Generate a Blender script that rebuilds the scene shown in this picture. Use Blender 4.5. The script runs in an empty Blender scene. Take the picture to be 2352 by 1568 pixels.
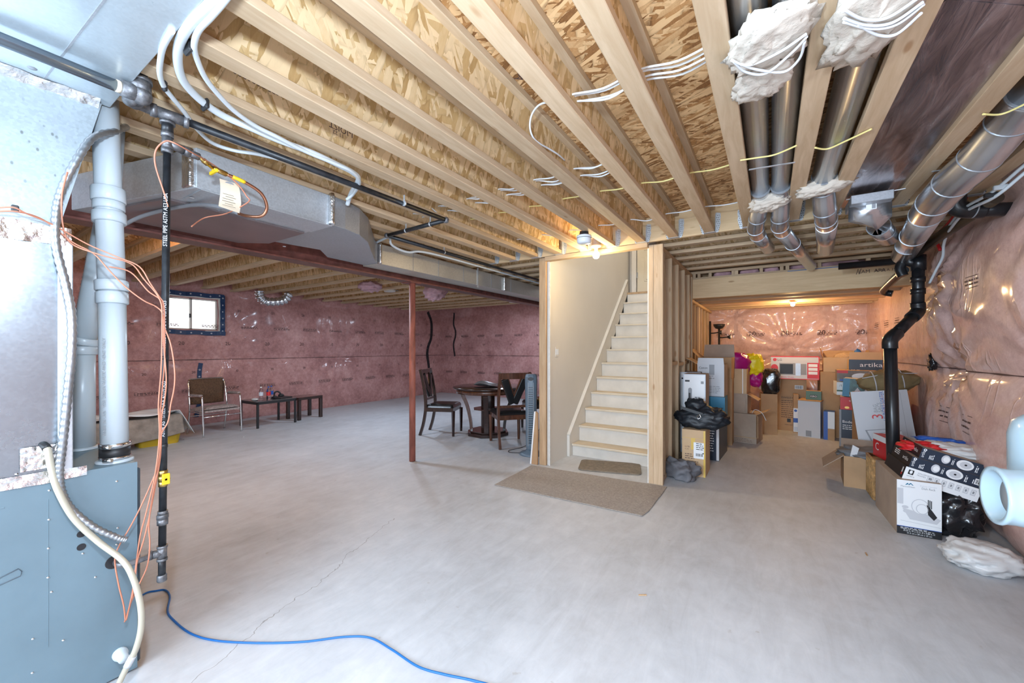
import bpy, math, random
from mathutils import Vector, Matrix, noise as mnoise
C = bpy.context.scene.collection
D = bpy.data
SC = bpy.context.scene
PI = math.pi
# ------------------------------------------------------------------ camera
TH = math.radians(33.0); FOC = 914.0; CX = 1176.0; HZ = 800.0; EYE = 1.36
cam_d = D.cameras.new('camera'); cam = D.objects.new('camera', cam_d); C.objects.link(cam)
cam_d.sensor_width = 36.0; cam_d.lens = 36.0*FOC/2352.0; cam_d.shift_y = 16.0/2352.0; cam_d.clip_start = 0.02
cam.location = (0, 0, EYE); cam.rotation_euler = (PI/2, 0, TH)
SC.camera = cam
# ------------------------------------------------------------------ world
W = D.worlds.new('world'); SC.world = W; W.use_nodes = True
bg = W.node_tree.nodes['Background']; bg.inputs[0].default_value = (0.93, 0.97, 1.0, 1); bg.inputs[1].default_value = 3.0
# ------------------------------------------------------------------ lights
def light(name, kind, loc, power, col, size=0.1, rot=None, spread=None, sy=None):
    l = D.lights.new(name, kind); l.energy = power; l.color = col
    if kind == 'AREA':
        l.size = size
        if sy: l.shape = 'RECTANGLE'; l.size_y = sy
        else: l.shape = 'DISK'
        if spread: l.spread = spread
    else:
        l.shadow_soft_size = size
    o = D.objects.new(name, l); C.objects.link(o); o.location = loc
    if rot: o.rotation_euler = rot
    return o
def aim(o, target):
    o.rotation_euler = (Vector(target)-o.location).to_track_quat('-Z', 'Y').to_euler()
aim(light('fill_behind_camera', 'AREA', (-1.2, -2.7, 1.7), 205, (0.66, 0.82, 1.0), 2.6, sy=1.6), (-1.8, 3, 1.5))  # soft fill added here; the wall behind it has no window
light('work_light_over_camera', 'POINT', (-0.42, 0.05, 1.93), 122, (0.67, 0.83, 1.0), 0.06)
aim(light('bounce_fill', 'AREA', (0.3, -0.7, 0.7), 26, (0.70, 0.85, 1.0), 1.2), (-0.6, 2.6, 2.5))  # low lamp added in place of light bounced up off the floor
light('bay_bulb_light', 'POINT', (-4.45, 1.38, 2.5), 42, (1.0, 0.58, 0.18), 0.035)
light('stairwell_fill_light', 'POINT', (-1.6, 5.6, 4.2), 34, (1.0, 0.94, 0.86), 0.12)  # fill added above the stairs; no lamp is known up there
def spot(name, loc, target, power, col, ang, blend=.8, size=.12):
    l = D.lights.new(name, 'SPOT'); l.energy = power; l.color = col; l.spot_size = math.radians(ang); l.spot_blend = blend; l.shadow_soft_size = size
    o = D.objects.new(name, l); C.objects.link(o); o.location = loc; aim(o, target)
spot('floor_pool_spot', (-0.35, -0.9, 2.25), (-1.2, 1.05, 0), 85, (0.60, 0.80, 1.0), 40)  # pair of spots added to make bright pools on the near floor
spot('floor_pool_spot', (0.30, -0.6, 2.25), (0.28, 1.85, 0), 85, (0.60, 0.80, 1.0), 34)
light('bay_fill_light', 'AREA', (-6.0, 5.02, 2.418), 30, (0.68, 0.82, 1.0), 0.16)  # first of three unseen fills added to brighten the far bay
light('corner_fill_light', 'AREA', (-5.0, 7.77, 2.418), 26, (0.70, 0.82, 1.0), 0.16)
light('bay_fill_light', 'AREA', (-4.6, 3.19, 2.418), 24, (0.68, 0.82, 1.0), 0.16)
# ------------------------------------------------------------------ exposure
SC.view_settings.view_transform = 'Standard'; SC.view_settings.look = 'None'
SC.view_settings.exposure = 0.30; SC.view_settings.gamma = 1.0; SC.view_settings.use_curve_mapping = False
SC.cycles.max_bounces = 6; SC.cycles.diffuse_bounces = 4; SC.cycles.glossy_bounces = 3; SC.cycles.adaptive_threshold = 0.02; SC.cycles.transmission_bounces = 6
SC.cycles.sample_clamp_indirect = 6.0
# ------------------------------------------------------------------ helpers
FW = (-math.sin(TH), math.cos(TH)); RT = (math.cos(TH), math.sin(TH))
def U(px, py, X=None, Y=None, Z=None, d=None):
    """point of the room seen at a photo pixel, on a known plane or at a known distance"""
    a = (px-CX)/FOC; b = (HZ-py)/FOC
    dx = FW[0]+a*RT[0]; dy = FW[1]+a*RT[1]
    if Z is not None: d = (Z-EYE)/b
    elif X is not None: d = X/dx
    elif Y is not None: d = Y/dy
    return Vector((dx*d, dy*d, EYE+b*d))
def path(pts, **k): return [U(p[0], p[1], **({'d': p[2]} if len(p) > 2 else k)) for p in pts]
def spline(pts, sub=6):
    pts = [Vector(p) for p in pts]; out = []
    n = len(pts)
    for i in range(n-1):
        p0 = pts[max(i-1, 0)]; p1 = pts[i]; p2 = pts[i+1]; p3 = pts[min(i+2, n-1)]
        for k in range(sub):
            t = k/sub
            out.append(0.5*((2*p1)+(p2-p0)*t+(2*p0-5*p1+4*p2-p3)*t*t+(3*p1-p0-3*p2+p3)*t**3))
    out.append(pts[-1]); return out
_tc = {}
def textgeo(s):
    if s not in _tc:
        cu = D.curves.new('t', 'FONT'); cu.body = s; cu.size = 1.0; cu.resolution_u = 2
        ob = D.objects.new('t', cu)
        me = D.meshes.new_from_object(ob)
        _tc[s] = ([v.co.copy() for v in me.vertices], [tuple(p.vertices) for p in me.polygons])
        D.objects.remove(ob); D.curves.remove(cu); D.meshes.remove(me)
    return _tc[s]
class MB:
    def __init__(s): s.v = []; s.f = []; s.m = []; s.s = []; s.T = None
    def add(s, vs, fs, m=0, smooth=False):
        o = len(s.v)
        if s.T is not None: vs = [s.T @ Vector(v) for v in vs]
        s.v += [tuple(v) for v in vs]
        for f in fs: s.f.append(tuple(i+o for i in f)); s.m.append(m); s.s.append(smooth)
        return s
    def box(s, x0, x1, y0, y1, z0, z1, m=0, T=None):
        vs = [Vector((x, y, z)) for z in (z0, z1) for y in (y0, y1) for x in (x0, x1)]
        if T is not None: vs = [T @ v for v in vs]
        return s.add(vs, [(0, 2, 3, 1), (4, 5, 7, 6), (0, 1, 5, 4), (2, 6, 7, 3), (0, 4, 6, 2), (1, 3, 7, 5)], m)
    def cbox(s, c, sz, m=0, T=None):
        return s.box(c[0]-sz[0]/2, c[0]+sz[0]/2, c[1]-sz[1]/2, c[1]+sz[1]/2, c[2]-sz[2]/2, c[2]+sz[2]/2, m, T)
    def beam(s, a, b, w, h, m=0, up=(0, 0, 1)):
        a = Vector(a); b = Vector(b); d = (b-a); L = d.length; d.normalize(); u = Vector(up)
        r = d.cross(u)
        if r.length < 1e-4: r = d.cross(Vector((0, 1, 0)))
        r.normalize(); q = r.cross(d).normalized()
        T = Matrix(((r.x, d.x, q.x, a.x), (r.y, d.y, q.y, a.y), (r.z, d.z, q.z, a.z), (0, 0, 0, 1)))
        return s.box(-w/2, w/2, 0, L, -h/2, h/2, m, T)
    def prism(s, poly, z0, z1, m=0, axis='z'):
        n = len(poly)
        def P(p, z): return (p[0], p[1], z) if axis == 'z' else ((p[0], z, p[1]) if axis == 'y' else (z, p[0], p[1]))
        vs = [P(p, z0) for p in poly]+[P(p, z1) for p in poly]
        fs = [tuple(range(n))[::-1], tuple(range(n, 2*n))]+[(i, (i+1) % n, n+(i+1) % n, n+i) for i in range(n)]
        return s.add(vs, fs, m)
    def tube(s, pts, r, n=12, m=0, caps=True, smooth=True, rf=None, flat=None):
        pts = [Vector(p) for p in pts]; N = len(pts); vs = []; fs = []
        t = (pts[1]-pts[0]).normalized(); a = Vector((0, 0, 1)) if abs(t.z) < 0.9 else Vector((1, 0, 0))
        u = t.cross(a).normalized()
        for i in range(N):
            t = (pts[min(i+1, N-1)]-pts[max(i-1, 0)]).normalized()
            u = (u-t*u.dot(t)).normalized(); w = t.cross(u)
            rr = r if rf is None else rf[i] if isinstance(rf, (list, tuple)) else rf(i/(N-1))
            for k in range(n):
                an = 2*PI*k/n
                vs.append(pts[i]+u*math.cos(an)*rr+w*math.sin(an)*rr*(flat or 1))
        for i in range(N-1):
            for k in range(n):
                k2 = (k+1) % n; fs.append((i*n+k, i*n+k2, (i+1)*n+k2, (i+1)*n+k))
        s.add(vs, fs, m, smooth)
        if caps:
            o = len(s.v)-len(vs)
            s.f.append(tuple(o+k for k in range(n))[::-1]); s.m.append(m); s.s.append(False)
            s.f.append(tuple(o+(N-1)*n+k for k in range(n))); s.m.append(m); s.s.append(False)
        return s
    def cyl(s, a, b, r, n=16, m=0, r2=None):
        return s.tube([a, b], r, n, m, rf=[r, r if r2 is None else r2])
    def lathe(s, prof, c=(0, 0, 0), n=24, m=0, smooth=True, axis='z'):
        vs = []; fs = []; k = len(prof)
        for i in range(n):
            a = 2*PI*i/n
            for (r, z) in prof:
                x, y = r*math.cos(a), r*math.sin(a)
                p = (x, y, z) if axis == 'z' else ((x, z, y) if axis == 'y' else (z, x, y))
                vs.append((p[0]+c[0], p[1]+c[1], p[2]+c[2]))
        for i in range(n):
            j = (i+1) % n
            for q in range(k-1): fs.append((i*k+q, j*k+q, j*k+q+1, i*k+q+1))
        return s.add(vs, fs, m, smooth)
    def grid(s, fn, nu, nv, m=0, smooth=True, skip=None):
        vs = [fn(i/nu, j/nv) for j in range(nv+1) for i in range(nu+1)]
        fs = []
        for j in range(nv):
            for i in range(nu):
                if skip and skip((i+.5)/nu, (j+.5)/nv): continue
                a = j*(nu+1)+i; fs.append((a, a+1, a+nu+2, a+nu+1))
        return s.add(vs, fs, m, smooth)
    def blob(s, c, r, nu=28, nv=18, amp=0.12, fr=3.0, seed=0, zmin=None, m=0, sq=1.0, ridge=0.0, fn=None):
        vs = []; fs = []; off = Vector((seed*7.3, seed*3.1, seed*1.7))
        for j in range(nv+1):
            ph = PI*j/nv-PI/2
            for i in range(nu):
                th = 2*PI*i/nu
                d = Vector((math.cos(ph)*math.cos(th), math.cos(ph)*math.sin(th), math.sin(ph)))
                if sq != 1.0: d = Vector([math.copysign(abs(q)**sq, q) for q in d])
                k = 1+amp*mnoise.noise(d*fr+off)+amp*.5*mnoise.noise(d*fr*2.3+off)
                if ridge: k += ridge*abs(mnoise.noise(d*fr*1.6-off))
                p = Vector((d.x*r[0]*k, d.y*r[1]*k, d.z*r[2]*k))
                if fn: p = fn(p, d)
                p += Vector(c)
                if zmin is not None and p.z < zmin: p.z = zmin
                vs.append(p)
        for j in range(nv):
            for i in range(nu):
                i2 = (i+1) % nu; fs.append((j*nu+i, j*nu+i2, (j+1)*nu+i2, (j+1)*nu+i))
        return s.add(vs, fs, m, True)
    def text(s, st, o, u, v, size, m=0, center=False, width=None):
        vs, fs = textgeo(st)
        if not vs: return s
        x0 = min(p.x for p in vs); x1 = max(p.x for p in vs)
        sx = size if width is None else width/(x1-x0)
        o = Vector(o); u = Vector(u); v = Vector(v); sh = -(x0+x1)/2 if center else -x0
        return s.add([o+u*((p.x+sh)*sx)+v*(p.y*size) for p in vs], fs, m)
    def build(s, name, mats, parent=None, bevel=0, seg=1, world=True, solid=0):
        me = D.meshes.new(name); me.from_pydata(s.v, [], s.f)
        if not isinstance(mats, (list, tuple)): mats = [mats]
        for q in mats: me.materials.append(q)
        me.polygons.foreach_set('material_index', s.m); me.polygons.foreach_set('use_smooth', s.s); me.update()
        o = D.objects.new(name, me); C.objects.link(o)
        if parent is not None:
            o.parent = parent
            if world:                       # geometry given in room coordinates
                loc, rot, _ = wm(parent).inverted().decompose(); o.location = loc; o.rotation_euler = rot.to_euler()
                WM[o.name] = Matrix.Identity(4)
            else: WM[o.name] = wm(parent)
        if solid:
            md = o.modifiers.new('solid', 'SOLIDIFY'); md.thickness = solid; md.offset = 0
        if bevel:
            md = o.modifiers.new('bevel', 'BEVEL'); md.width = bevel; md.segments = seg; md.limit_method = 'ANGLE'; md.angle_limit = 0.6
        return o
WM = {}
def wm(o): return WM[o.name] if o.name in WM else Matrix.LocRotScale(o.location, o.rotation_euler, None)
def tag(o, label, cat, group=None, kind=None):
    o['label'] = label; o['category'] = cat
    if group: o['group'] = group
    if kind: o['kind'] = kind
    return o
def thing(name, label, cat, loc=(0, 0, 0), rot=(0, 0, 0), group=None):
    o = D.objects.new(name, None); C.objects.link(o); o.empty_display_size = .1
    o.location = loc; o.rotation_euler = rot
    return tag(o, label, cat, group)
def struct(o): o['kind'] = 'structure'; return o
def dup(root, loc=None, rot=None, label=None, group=None):
    r = root.copy(); C.objects.link(r)
    if loc is not None: r.location = loc
    if rot is not None: r.rotation_euler = rot
    if label: r['label'] = label
    if group: r['group'] = group
    for ch in list(root.children):
        c = ch.copy(); C.objects.link(c); c.parent = r
        for g in ch.children:
            d = g.copy(); C.objects.link(d); d.parent = c
    return r
ORD = 'first second third fourth fifth sixth seventh eighth ninth tenth eleventh twelfth thirteenth fourteenth fifteenth sixteenth seventeenth eighteenth nineteenth twentieth'.split()
# ------------------------------------------------------------------ materials
class NT:
    def __init__(s, name):
        s.mat = D.materials.new(name); s.mat.use_nodes = True; s.t = s.mat.node_tree; s.b = s.t.nodes['Principled BSDF']
    def n(s, kind, **k):
        o = s.t.nodes.new(kind)
        for a, v in k.items(): setattr(o, a, v)
        return o
    def link(s, a, b): s.t.links.new(a, b)
    def setv(s, sock, v):
        if hasattr(v, 'links') or hasattr(v, 'is_linked'): s.link(v, sock)
        else: sock.default_value = v
    def coords(s, scale=(1, 1, 1), rot=(0, 0, 0), rnd=True):
        tc = s.n('ShaderNodeTexCoord'); mp = s.n('ShaderNodeMapping'); mp.inputs['Scale'].default_value = scale; mp.inputs['Rotation'].default_value = rot
        if rnd:
            oi = s.n('ShaderNodeObjectInfo'); mu = s.n('ShaderNodeMath', operation='MULTIPLY'); mu.inputs[1].default_value = 37.0
            ad = s.n('ShaderNodeVectorMath', operation='ADD')
            s.link(oi.outputs['Random'], mu.inputs[0]); s.link(tc.outputs['Object'], ad.inputs[0]); s.link(mu.outputs[0], ad.inputs[1]); s.link(ad.outputs[0], mp.inputs[0])
        else: s.link(tc.outputs['Object'], mp.inputs[0])
        return mp.outputs[0]
    def noise(s, vec, scale, detail=4, rough=.55, dist=0):
        o = s.n('ShaderNodeTexNoise'); o.inputs['Scale'].default_value = scale; o.inputs['Detail'].default_value = detail
        o.inputs['Roughness'].default_value = rough; o.inputs['Distortion'].default_value = dist
        s.link(vec, o.inputs['Vector']); return o.outputs[0]
    def vor(s, vec, scale, feature='F1', out='Distance'):
        o = s.n('ShaderNodeTexVoronoi', feature=feature); o.inputs['Scale'].default_value = scale; s.link(vec, o.inputs['Vector']); return o.outputs[out]
    def ramp(s, fac, stops):
        o = s.n('ShaderNodeValToRGB'); e = o.color_ramp.elements
        while len(e) < len(stops): e.new(.5)
        for q, (p, c) in zip(e, stops): q.position = p; q.color = c if len(c) == 4 else (*c, 1)
        s.link(fac, o.inputs[0]); return o.outputs[0]
    def mix(s, fac, a, b, mode='MIX'):
        o = s.n('ShaderNodeMix', data_type='RGBA', blend_type=mode)
        s.setv(o.inputs[0], fac); 
        for i, v in ((6, a), (7, b)):
            if isinstance(v, tuple): o.inputs[i].default_value = v if len(v) == 4 else (*v, 1)
            else: s.link(v, o.inputs[i])
        return o.outputs[2]
    def math(s, op, a, b=0.0, clamp=False):
        o = s.n('ShaderNodeMath', operation=op, use_clamp=clamp); s.setv(o.inputs[0], a); s.setv(o.inputs[1], b); return o.outputs[0]
    def bump(s, h, strength, dist=.01):
        o = s.n('ShaderNodeBump'); o.inputs['Strength'].default_value = strength; o.inputs['Distance'].default_value = dist
        s.link(h, o.inputs['Height']); s.link(o.outputs[0], s.b.inputs['Normal'])
    def P(s, **k):
        for a, v in k.items():
            sock = s.b.inputs[{'col': 'Base Color', 'rough': 'Roughness', 'metal': 'Metallic', 'spec': 'Specular IOR Level', 'coat': 'Coat Weight', 'coatr': 'Coat Roughness', 'trans': 'Transmission Weight', 'ior': 'IOR', 'alpha': 'Alpha', 'ecol': 'Emission Color', 'estr': 'Emission Strength', 'sheen': 'Sheen Weight'}[a]]
            if isinstance(v, tuple): sock.default_value = v if len(v) == 4 else (*v, 1)
            else: s.setv(sock, v)
        return s.mat
_mc = {}
def M(name, col, rough=.6, metal=0., spec=.5, var=0., vs=6., bump=0., bs=40., stretch=(1, 1, 1), coat=0.):
    if name in _mc: return _mc[name]
    t = NT(name); t.P(col=col, rough=rough, metal=metal, spec=spec, coat=coat)
    if var or bump: vec = t.coords(stretch)
    if var:
        nz = t.noise(vec, vs, 5)
        t.P(col=t.mix(t.math('MULTIPLY', t.math('SUBTRACT', nz, .32, True), 2.6, True), tuple(c*(1-var) for c in col), tuple(min(1, c*(1+var*.7)) for c in col)))
    if bump: t.bump(t.noise(vec, bs, 4), bump, .004)
    _mc[name] = t.mat; return t.mat
def wood(name, axis, a, b, dark=(.33, .17, .07), rough=.7, knots=True):
    t = NT(name); sc = [9, 9, 9]; sc[axis] = .9
    vec = t.coords(tuple(sc))
    g = t.noise(vec, 3.2, 6, .6, .6); big = t.noise(t.coords((1.5, 1.5, 1.5)), 1.2, 2)
    c = t.ramp(g, [(.28, a), (.5, tuple((x+y)/2 for x, y in zip(a, b))), (.68, b)])
    c = t.mix(t.math('MULTIPLY', big, .35), c, tuple(x*.86 for x in a))
    if knots:
        ks = [7, 7, 7]; ks[axis] = 2.2
        kv = t.vor(t.coords(tuple(ks)), 1.0)
        k = t.ramp(kv, [(.0, (1, 1, 1)), (.055, (.9, .9, .9)), (.10, (.0, .0, .0))])
        c = t.mix(t.math('MULTIPLY', k, .7), c, dark)
    oi = t.n('ShaderNodeObjectInfo'); hs = t.n('ShaderNodeHueSaturation')
    t.link(c, hs.inputs['Color']); t.link(t.math('ADD', t.math('MULTIPLY', oi.outputs['Random'], .22), .88), hs.inputs['Value'])
    t.P(col=hs.outputs[0], rough=rough, spec=.3); t.bump(g, .15, .003); return t.mat
def osb(name, a, b, c, plane, sc=1.0):
    """strand board: overlapping stretched flakes in three directions"""
    t = NT(name); cols = []
    for i, (an, sz) in enumerate(((.35, 1.0), (-.5, 1.3), (1.25, .8))):
        s = [52*sz*sc]*3; s[{'xy': 0, 'yz': 2, 'xz': 2}[plane]] = 11*sz*sc
        r = [0, 0, 0]; r[{'xy': 2, 'yz': 0, 'xz': 1}[plane]] = an
        tc = t.coords((1, 1, 1), tuple(r)); mp = t.n('ShaderNodeMapping'); mp.inputs['Scale'].default_value = s; t.link(tc, mp.inputs[0])
        wob = t.n('ShaderNodeVectorMath', operation='ADD'); nz = t.n('ShaderNodeTexNoise'); nz.inputs['Scale'].default_value = .9; t.link(mp.outputs[0], nz.inputs['Vector'])
        t.link(mp.outputs[0], wob.inputs[0]); t.link(nz.outputs[1], wob.inputs[1])
        cols.append((t.vor(wob.outputs[0], 1.0, 'F1', 'Color'), t.vor(wob.outputs[0], 1.0, 'F1', 'Distance'), mp.outputs[0]))
    sep = [t.n('ShaderNodeSeparateColor') for _ in cols]
    for s_, q in zip(sep, cols): t.link(q[0], s_.inputs[0])
    pick = t.math('GREATER_THAN', sep[0].outputs[1], .52); pick2 = t.math('GREATER_THAN', sep[1].outputs[1], .5)
    val = t.mix(pick, sep[0].outputs[0], t.mix(pick2, sep[1].outputs[0], sep[2].outputs[0]))
    edge = t.mix(pick, cols[0][1], t.mix(pick2, cols[1][1], cols[2][1]))
    fb = t.coords({'xy': (260, 30, 1), 'yz': (1, 260, 22), 'xz': (260, 1, 22)}[plane]); gr = t.math('ADD', t.math('MULTIPLY', t.noise(cols[0][2], 2.5, 4), .5), t.math('MULTIPLY', t.noise(fb, 1.0, 3, .7), .5))
    v = t.math('ADD', t.math('MULTIPLY', val, .75), t.math('MULTIPLY', gr, .42))
    col = t.ramp(v, [(.16, c), (.40, a), (.70, b), (.95, tuple(min(1, x*1.12) for x in b))])
    col = t.mix(t.ramp(edge, [(.62, (0, 0, 0)), (.95, (.55, .55, .55))]), col, tuple(x*.55 for x in c))
    t.P(col=col, rough=.62, spec=.3); t.bump(v, .25, .004); return t.mat
def poly(name, a, b, c, wr=.5):
    """pink batts behind a clear plastic sheet"""
    t = NT(name); v = t.coords((1, 1, 1), rnd=False)
    n1 = t.noise(v, 2.1, 6, .62); n2 = t.noise(v, 17, 5, .65); n3 = t.noise(v, 70, 3, .6)
    f = t.math('ADD', t.math('MULTIPLY', n1, .55), t.math('ADD', t.math('MULTIPLY', n2, .38), t.math('MULTIPLY', n3, .18)))
    t.P(col=t.ramp(f, [(.38, c), (.53, a), (.72, b)]), rough=.55, spec=.3, coat=.75, coatr=.14)
    w = t.noise(t.coords((1.2, 1.2, .5), (.4, .3, .2), rnd=False), 3.2, 2, .45, .8)
    w2 = t.math('ABSOLUTE', t.math('SUBTRACT', w, .5)); w3 = t.math('MULTIPLY', t.ramp(w2, [(0, (1, 1, 1)), (.02, (.3, .3, .3)), (.06, (0, 0, 0))]), t.ramp(n1, [(.48, (0, 0, 0)), (.62, (1, 1, 1))]))
    o = t.n('ShaderNodeBump'); o.inputs['Strength'].default_value = wr; o.inputs['Distance'].default_value = .012; t.link(w3, o.inputs['Height'])
    o2 = t.n('ShaderNodeBump'); o2.inputs['Strength'].default_value = .18; o2.inputs['Distance'].default_value = .01; t.link(n2, o2.inputs['Height']); t.link(o.outputs[0], o2.inputs['Normal'])
    t.link(o.outputs[0], t.b.inputs['Coat Normal']); t.link(o2.outputs[0], t.b.inputs['Normal']); return t.mat
def galv(name, col=(.62, .66, .70), rough=.32, spots=False, metal=.5, sp=.25):
    t = NT(name); v = t.coords((1, 1, 1)); s1 = t.vor(v, 110, 'F1', 'Color'); se = t.n('ShaderNodeSeparateColor'); t.link(s1, se.inputs[0])
    n = t.noise(v, 2.5, 4); f = t.math('ADD', t.math('MULTIPLY', se.outputs[0], sp), t.math('MULTIPLY', n, .7))
    c = t.ramp(f, [(.2, tuple(x*.78 for x in col)), (.8, tuple(min(1, x*1.12) for x in col))])
    if spots:
        d = t.ramp(t.vor(t.coords((40, 40, 22)), 1.0), [(.10, (1, 1, 1)), (.2, (0, 0, 0))]); d = t.math('MULTIPLY', d, t.ramp(t.noise(v, 6, 3), [(.45, (0, 0, 0)), (.6, (1, 1, 1))]))
        c = t.mix(t.math('MULTIPLY', d, .7), c, (.14, .15, .12))
    t.P(col=c, metal=metal, rough=t.math('ADD', t.math('MULTIPLY', f, .18), rough-.08)); t.bump(n, .08, .01); return t.mat
WA, WB = (.49, .34, .205), (.65, .49, .33)
m_woodx = wood('lumber_across', 0, WA, WB); m_woody = wood('lumber_along', 1, WA, WB); m_woodz = wood('lumber_upright', 2, WA, WB)
m_lvl = wood('laminated_lumber', 0, (.66, .46, .26), (.80, .60, .37)); m_oldwood = wood('rough_plate', 1, (.42, .27, .15), (.58, .40, .24))
m_osbf = osb('strand_board_floor', (.48, .235, .085), (.76, .49, .25), (.20, .085, .03), 'xy', .85)
m_osby = osb('strand_board_web_along', (.60, .395, .18), (.76, .555, .325), (.44, .26, .10), 'yz', .62)
m_osbx = osb('strand_board_web_across', (.62, .41, .19), (.76, .56, .33), (.46, .27, .11), 'xz', .62)
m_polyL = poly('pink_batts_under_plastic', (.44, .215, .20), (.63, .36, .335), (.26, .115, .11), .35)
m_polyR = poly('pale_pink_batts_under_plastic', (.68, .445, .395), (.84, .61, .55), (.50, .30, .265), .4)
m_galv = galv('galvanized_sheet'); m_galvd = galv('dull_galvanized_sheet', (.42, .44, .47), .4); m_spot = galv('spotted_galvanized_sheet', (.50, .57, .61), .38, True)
m_duct = M('round_duct_steel', (.62, .64, .67), .26, .92, var=.10, vs=1.5, stretch=(6, .5, 6))
t_ = NT('dark_panned_sheet'); v_ = t_.coords((7, 1.2, 7), (0, 0, .9), rnd=False); n_ = t_.noise(v_, 2.4, 4, .6, .8); t_.P(col=t_.ramp(n_, [(.35, (.24, .21, .22)), (.55, (.42, .37, .38)), (.72, (.60, .58, .60))]), metal=.9, rough=t_.math('ADD', .14, t_.math('MULTIPLY', n_, .2))); t_.bump(n_, .35, .01); m_pan = t_.mat  # stretched noise paints smeared reflection streaks into the colour
m_foil = M('foil_tape', (.80, .80, .80), .22, 1.0, bump=.9, bs=60)
m_furn = M('blue_grey_enamel', (.17, .245, .29), .38, .25, var=.12, vs=3)
m_pvc = M('white_pvc', (.53, .60, .645), .32, var=.05, vs=3); m_pex = M('white_tubing', (.60, .65, .68), .35); m_clip = M('black_plastic', (.02, .02, .022), .45)
m_iron = M('black_iron', (.022, .024, .028), .38, .2, var=.5, vs=30); m_fit = M('grey_cast_fitting', (.20, .20, .21), .45, .6, var=.5, vs=40, bump=.3, bs=90); m_blued = M('blued_steel_pipe', (.24, .29, .34), .25, .8)
m_white = M('white_print', (.85, .86, .87), .5); m_black = M('black_print', (.015, .015, .018), .5); m_red = M('red_print', (.62, .02, .025), .45); m_ink = M('dim_ink', (.10, .055, .05), .7)
m_yel = M('yellow_plastic', (.85, .56, .02), .4); m_brass = M('brass', (.62, .42, .14), .3, 1.0); m_copper = M('copper', (.60, .28, .17), .3, 1.0); m_cuwire = M('red_brown_cable', (.52, .20, .12), .45)
m_abs = M('black_abs_pipe', (.012, .013, .015), .3, var=.2, vs=8); m_primer = M('red_steel_primer', (.21, .075, .06), .55, var=.35, vs=14, bump=.15, bs=60)
m_primerd = M('dark_steel_primer', (.16, .075, .06), .42, .2, var=.3, vs=8)
m_dry = M('beige_paint', (.67, .635, .585), .7, var=.04, vs=1.5); m_dryw = M('drywall_edge', (.70, .68, .64), .85, var=.1, vs=20); m_trim = M('white_paint', (.70, .66, .60), .45, var=.05, vs=4)
m_stair = M('worn_white_paint', (.66, .62, .56), .5, var=.09, vs=5); m_tread = M('bare_tread_paint', (.64, .53, .38), .55, var=.10, vs=6); m_door = M('cream_door_paint', (.66, .58, .44), .45)
m_card = M('brown_cardboard', (.47, .29, .155), .8, var=.12, vs=5, bump=.08, bs=50); m_cardl = M('light_cardboard', (.60, .41, .24), .8, var=.10, vs=4); m_cardg = M('grey_cardboard', (.42, .33, .26), .8, var=.12, vs=5)
m_tape = M('brown_packing_tape', (.50, .30, .10), .3); m_ytape = M('yellow_packing_tape', (.72, .48, .10), .3)
m_dkw = M('espresso_wood', (.030, .012, .009), .22, var=.4, vs=5, stretch=(6, 6, 1), coat=.4); m_brw = M('walnut_wood', (.095, .035, .018), .25, var=.4, vs=5, stretch=(6, 6, 1), coat=.4)
m_lea = M('black_leather', (.010, .010, .011), .28, bump=.12, bs=140); m_chrome = M('chrome', (.78, .78, .78), .12, 1.0); m_tweed = M('brown_tweed', (.11, .058, .03), .9, var=.4, vs=60, bump=.3, bs=160); m_grytw = M('grey_tweed', (.36, .29, .27), .9, var=.4, vs=50)
m_blkbag = M('black_bin_bag', (.012, .013, .016), .2, bump=.9, bs=14, coat=.6); m_whtbag = M('white_plastic_bag', (.66, .65, .64), .35, bump=.5, bs=16)
m_wad = M('white_fibre_batt', (.60, .53, .45), .95, var=.14, vs=7, bump=1.0, bs=38); m_pinkw = M('pink_fibre_batt', (.55, .33, .36), .95, var=.25, vs=9, bump=1.0, bs=30)
m_greyc = M('grey_cloth', (.20, .20, .21), .85, var=.15, vs=9, bump=.3, bs=30); m_grysack = M('grey_woven_sack', (.16, .16, .175), .7, var=.2, vs=8, bump=.5, bs=18)
m_cabw = M('white_cable_sheath', (.70, .72, .74), .4); m_caby = M('yellow_cable_sheath', (.80, .68, .27), .4); m_blue = M('blue_rubber', (.01, .13, .42), .4); m_navy = M('navy_tape', (.012, .04, .11), .35, bump=.6, bs=40); m_bluet = M('blue_gasket', (.02, .14, .42), .5)
m_navydk = M('navy_print', (.018, .030, .055), .4); m_teal = M('teal_print', (.01, .17, .30), .4); m_royal = M('royal_blue_print', (.02, .10, .42), .4); m_grn = M('green_print', (.05, .12, .06), .4); m_ltgrey = M('pale_grey_print', (.60, .61, .64), .5); m_mid = M('mid_grey_print', (.28, .29, .31), .5); m_lil = M('pale_blue_print', (.62, .68, .76), .45)
m_mag = M('magenta_foil_bag', (.38, .004, .16), .3, bump=.5, bs=20); m_ylb = M('yellow_bag', (.80, .62, .01), .4, bump=.4, bs=20); m_olive = M('olive_fabric', (.26, .19, .09), .85, var=.2, vs=10)
m_rug = M('taupe_carpet', (.37, .33, .295), .97, var=.22, vs=60, bump=1.0, bs=260); m_mat = M('brown_bath_mat', (.24, .20, .155), .97, var=.25, vs=30, bump=.9, bs=300)
m_bulb = NT('lit_bulb_glass').P(col=(1, 1, 1), ecol=(1.0, .80, .45), estr=14.0)
m_beige = M('beige_hose', (.46, .42, .33), .35); m_plast = M('pale_blue_plastic', (.42, .56, .64), .22, coat=.3); m_wick = M('wicker', (.46, .26, .10), .6, var=.4, vs=30, bump=.5, bs=60); m_paper = M('cream_paper', (.78, .66, .50), .7)
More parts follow.
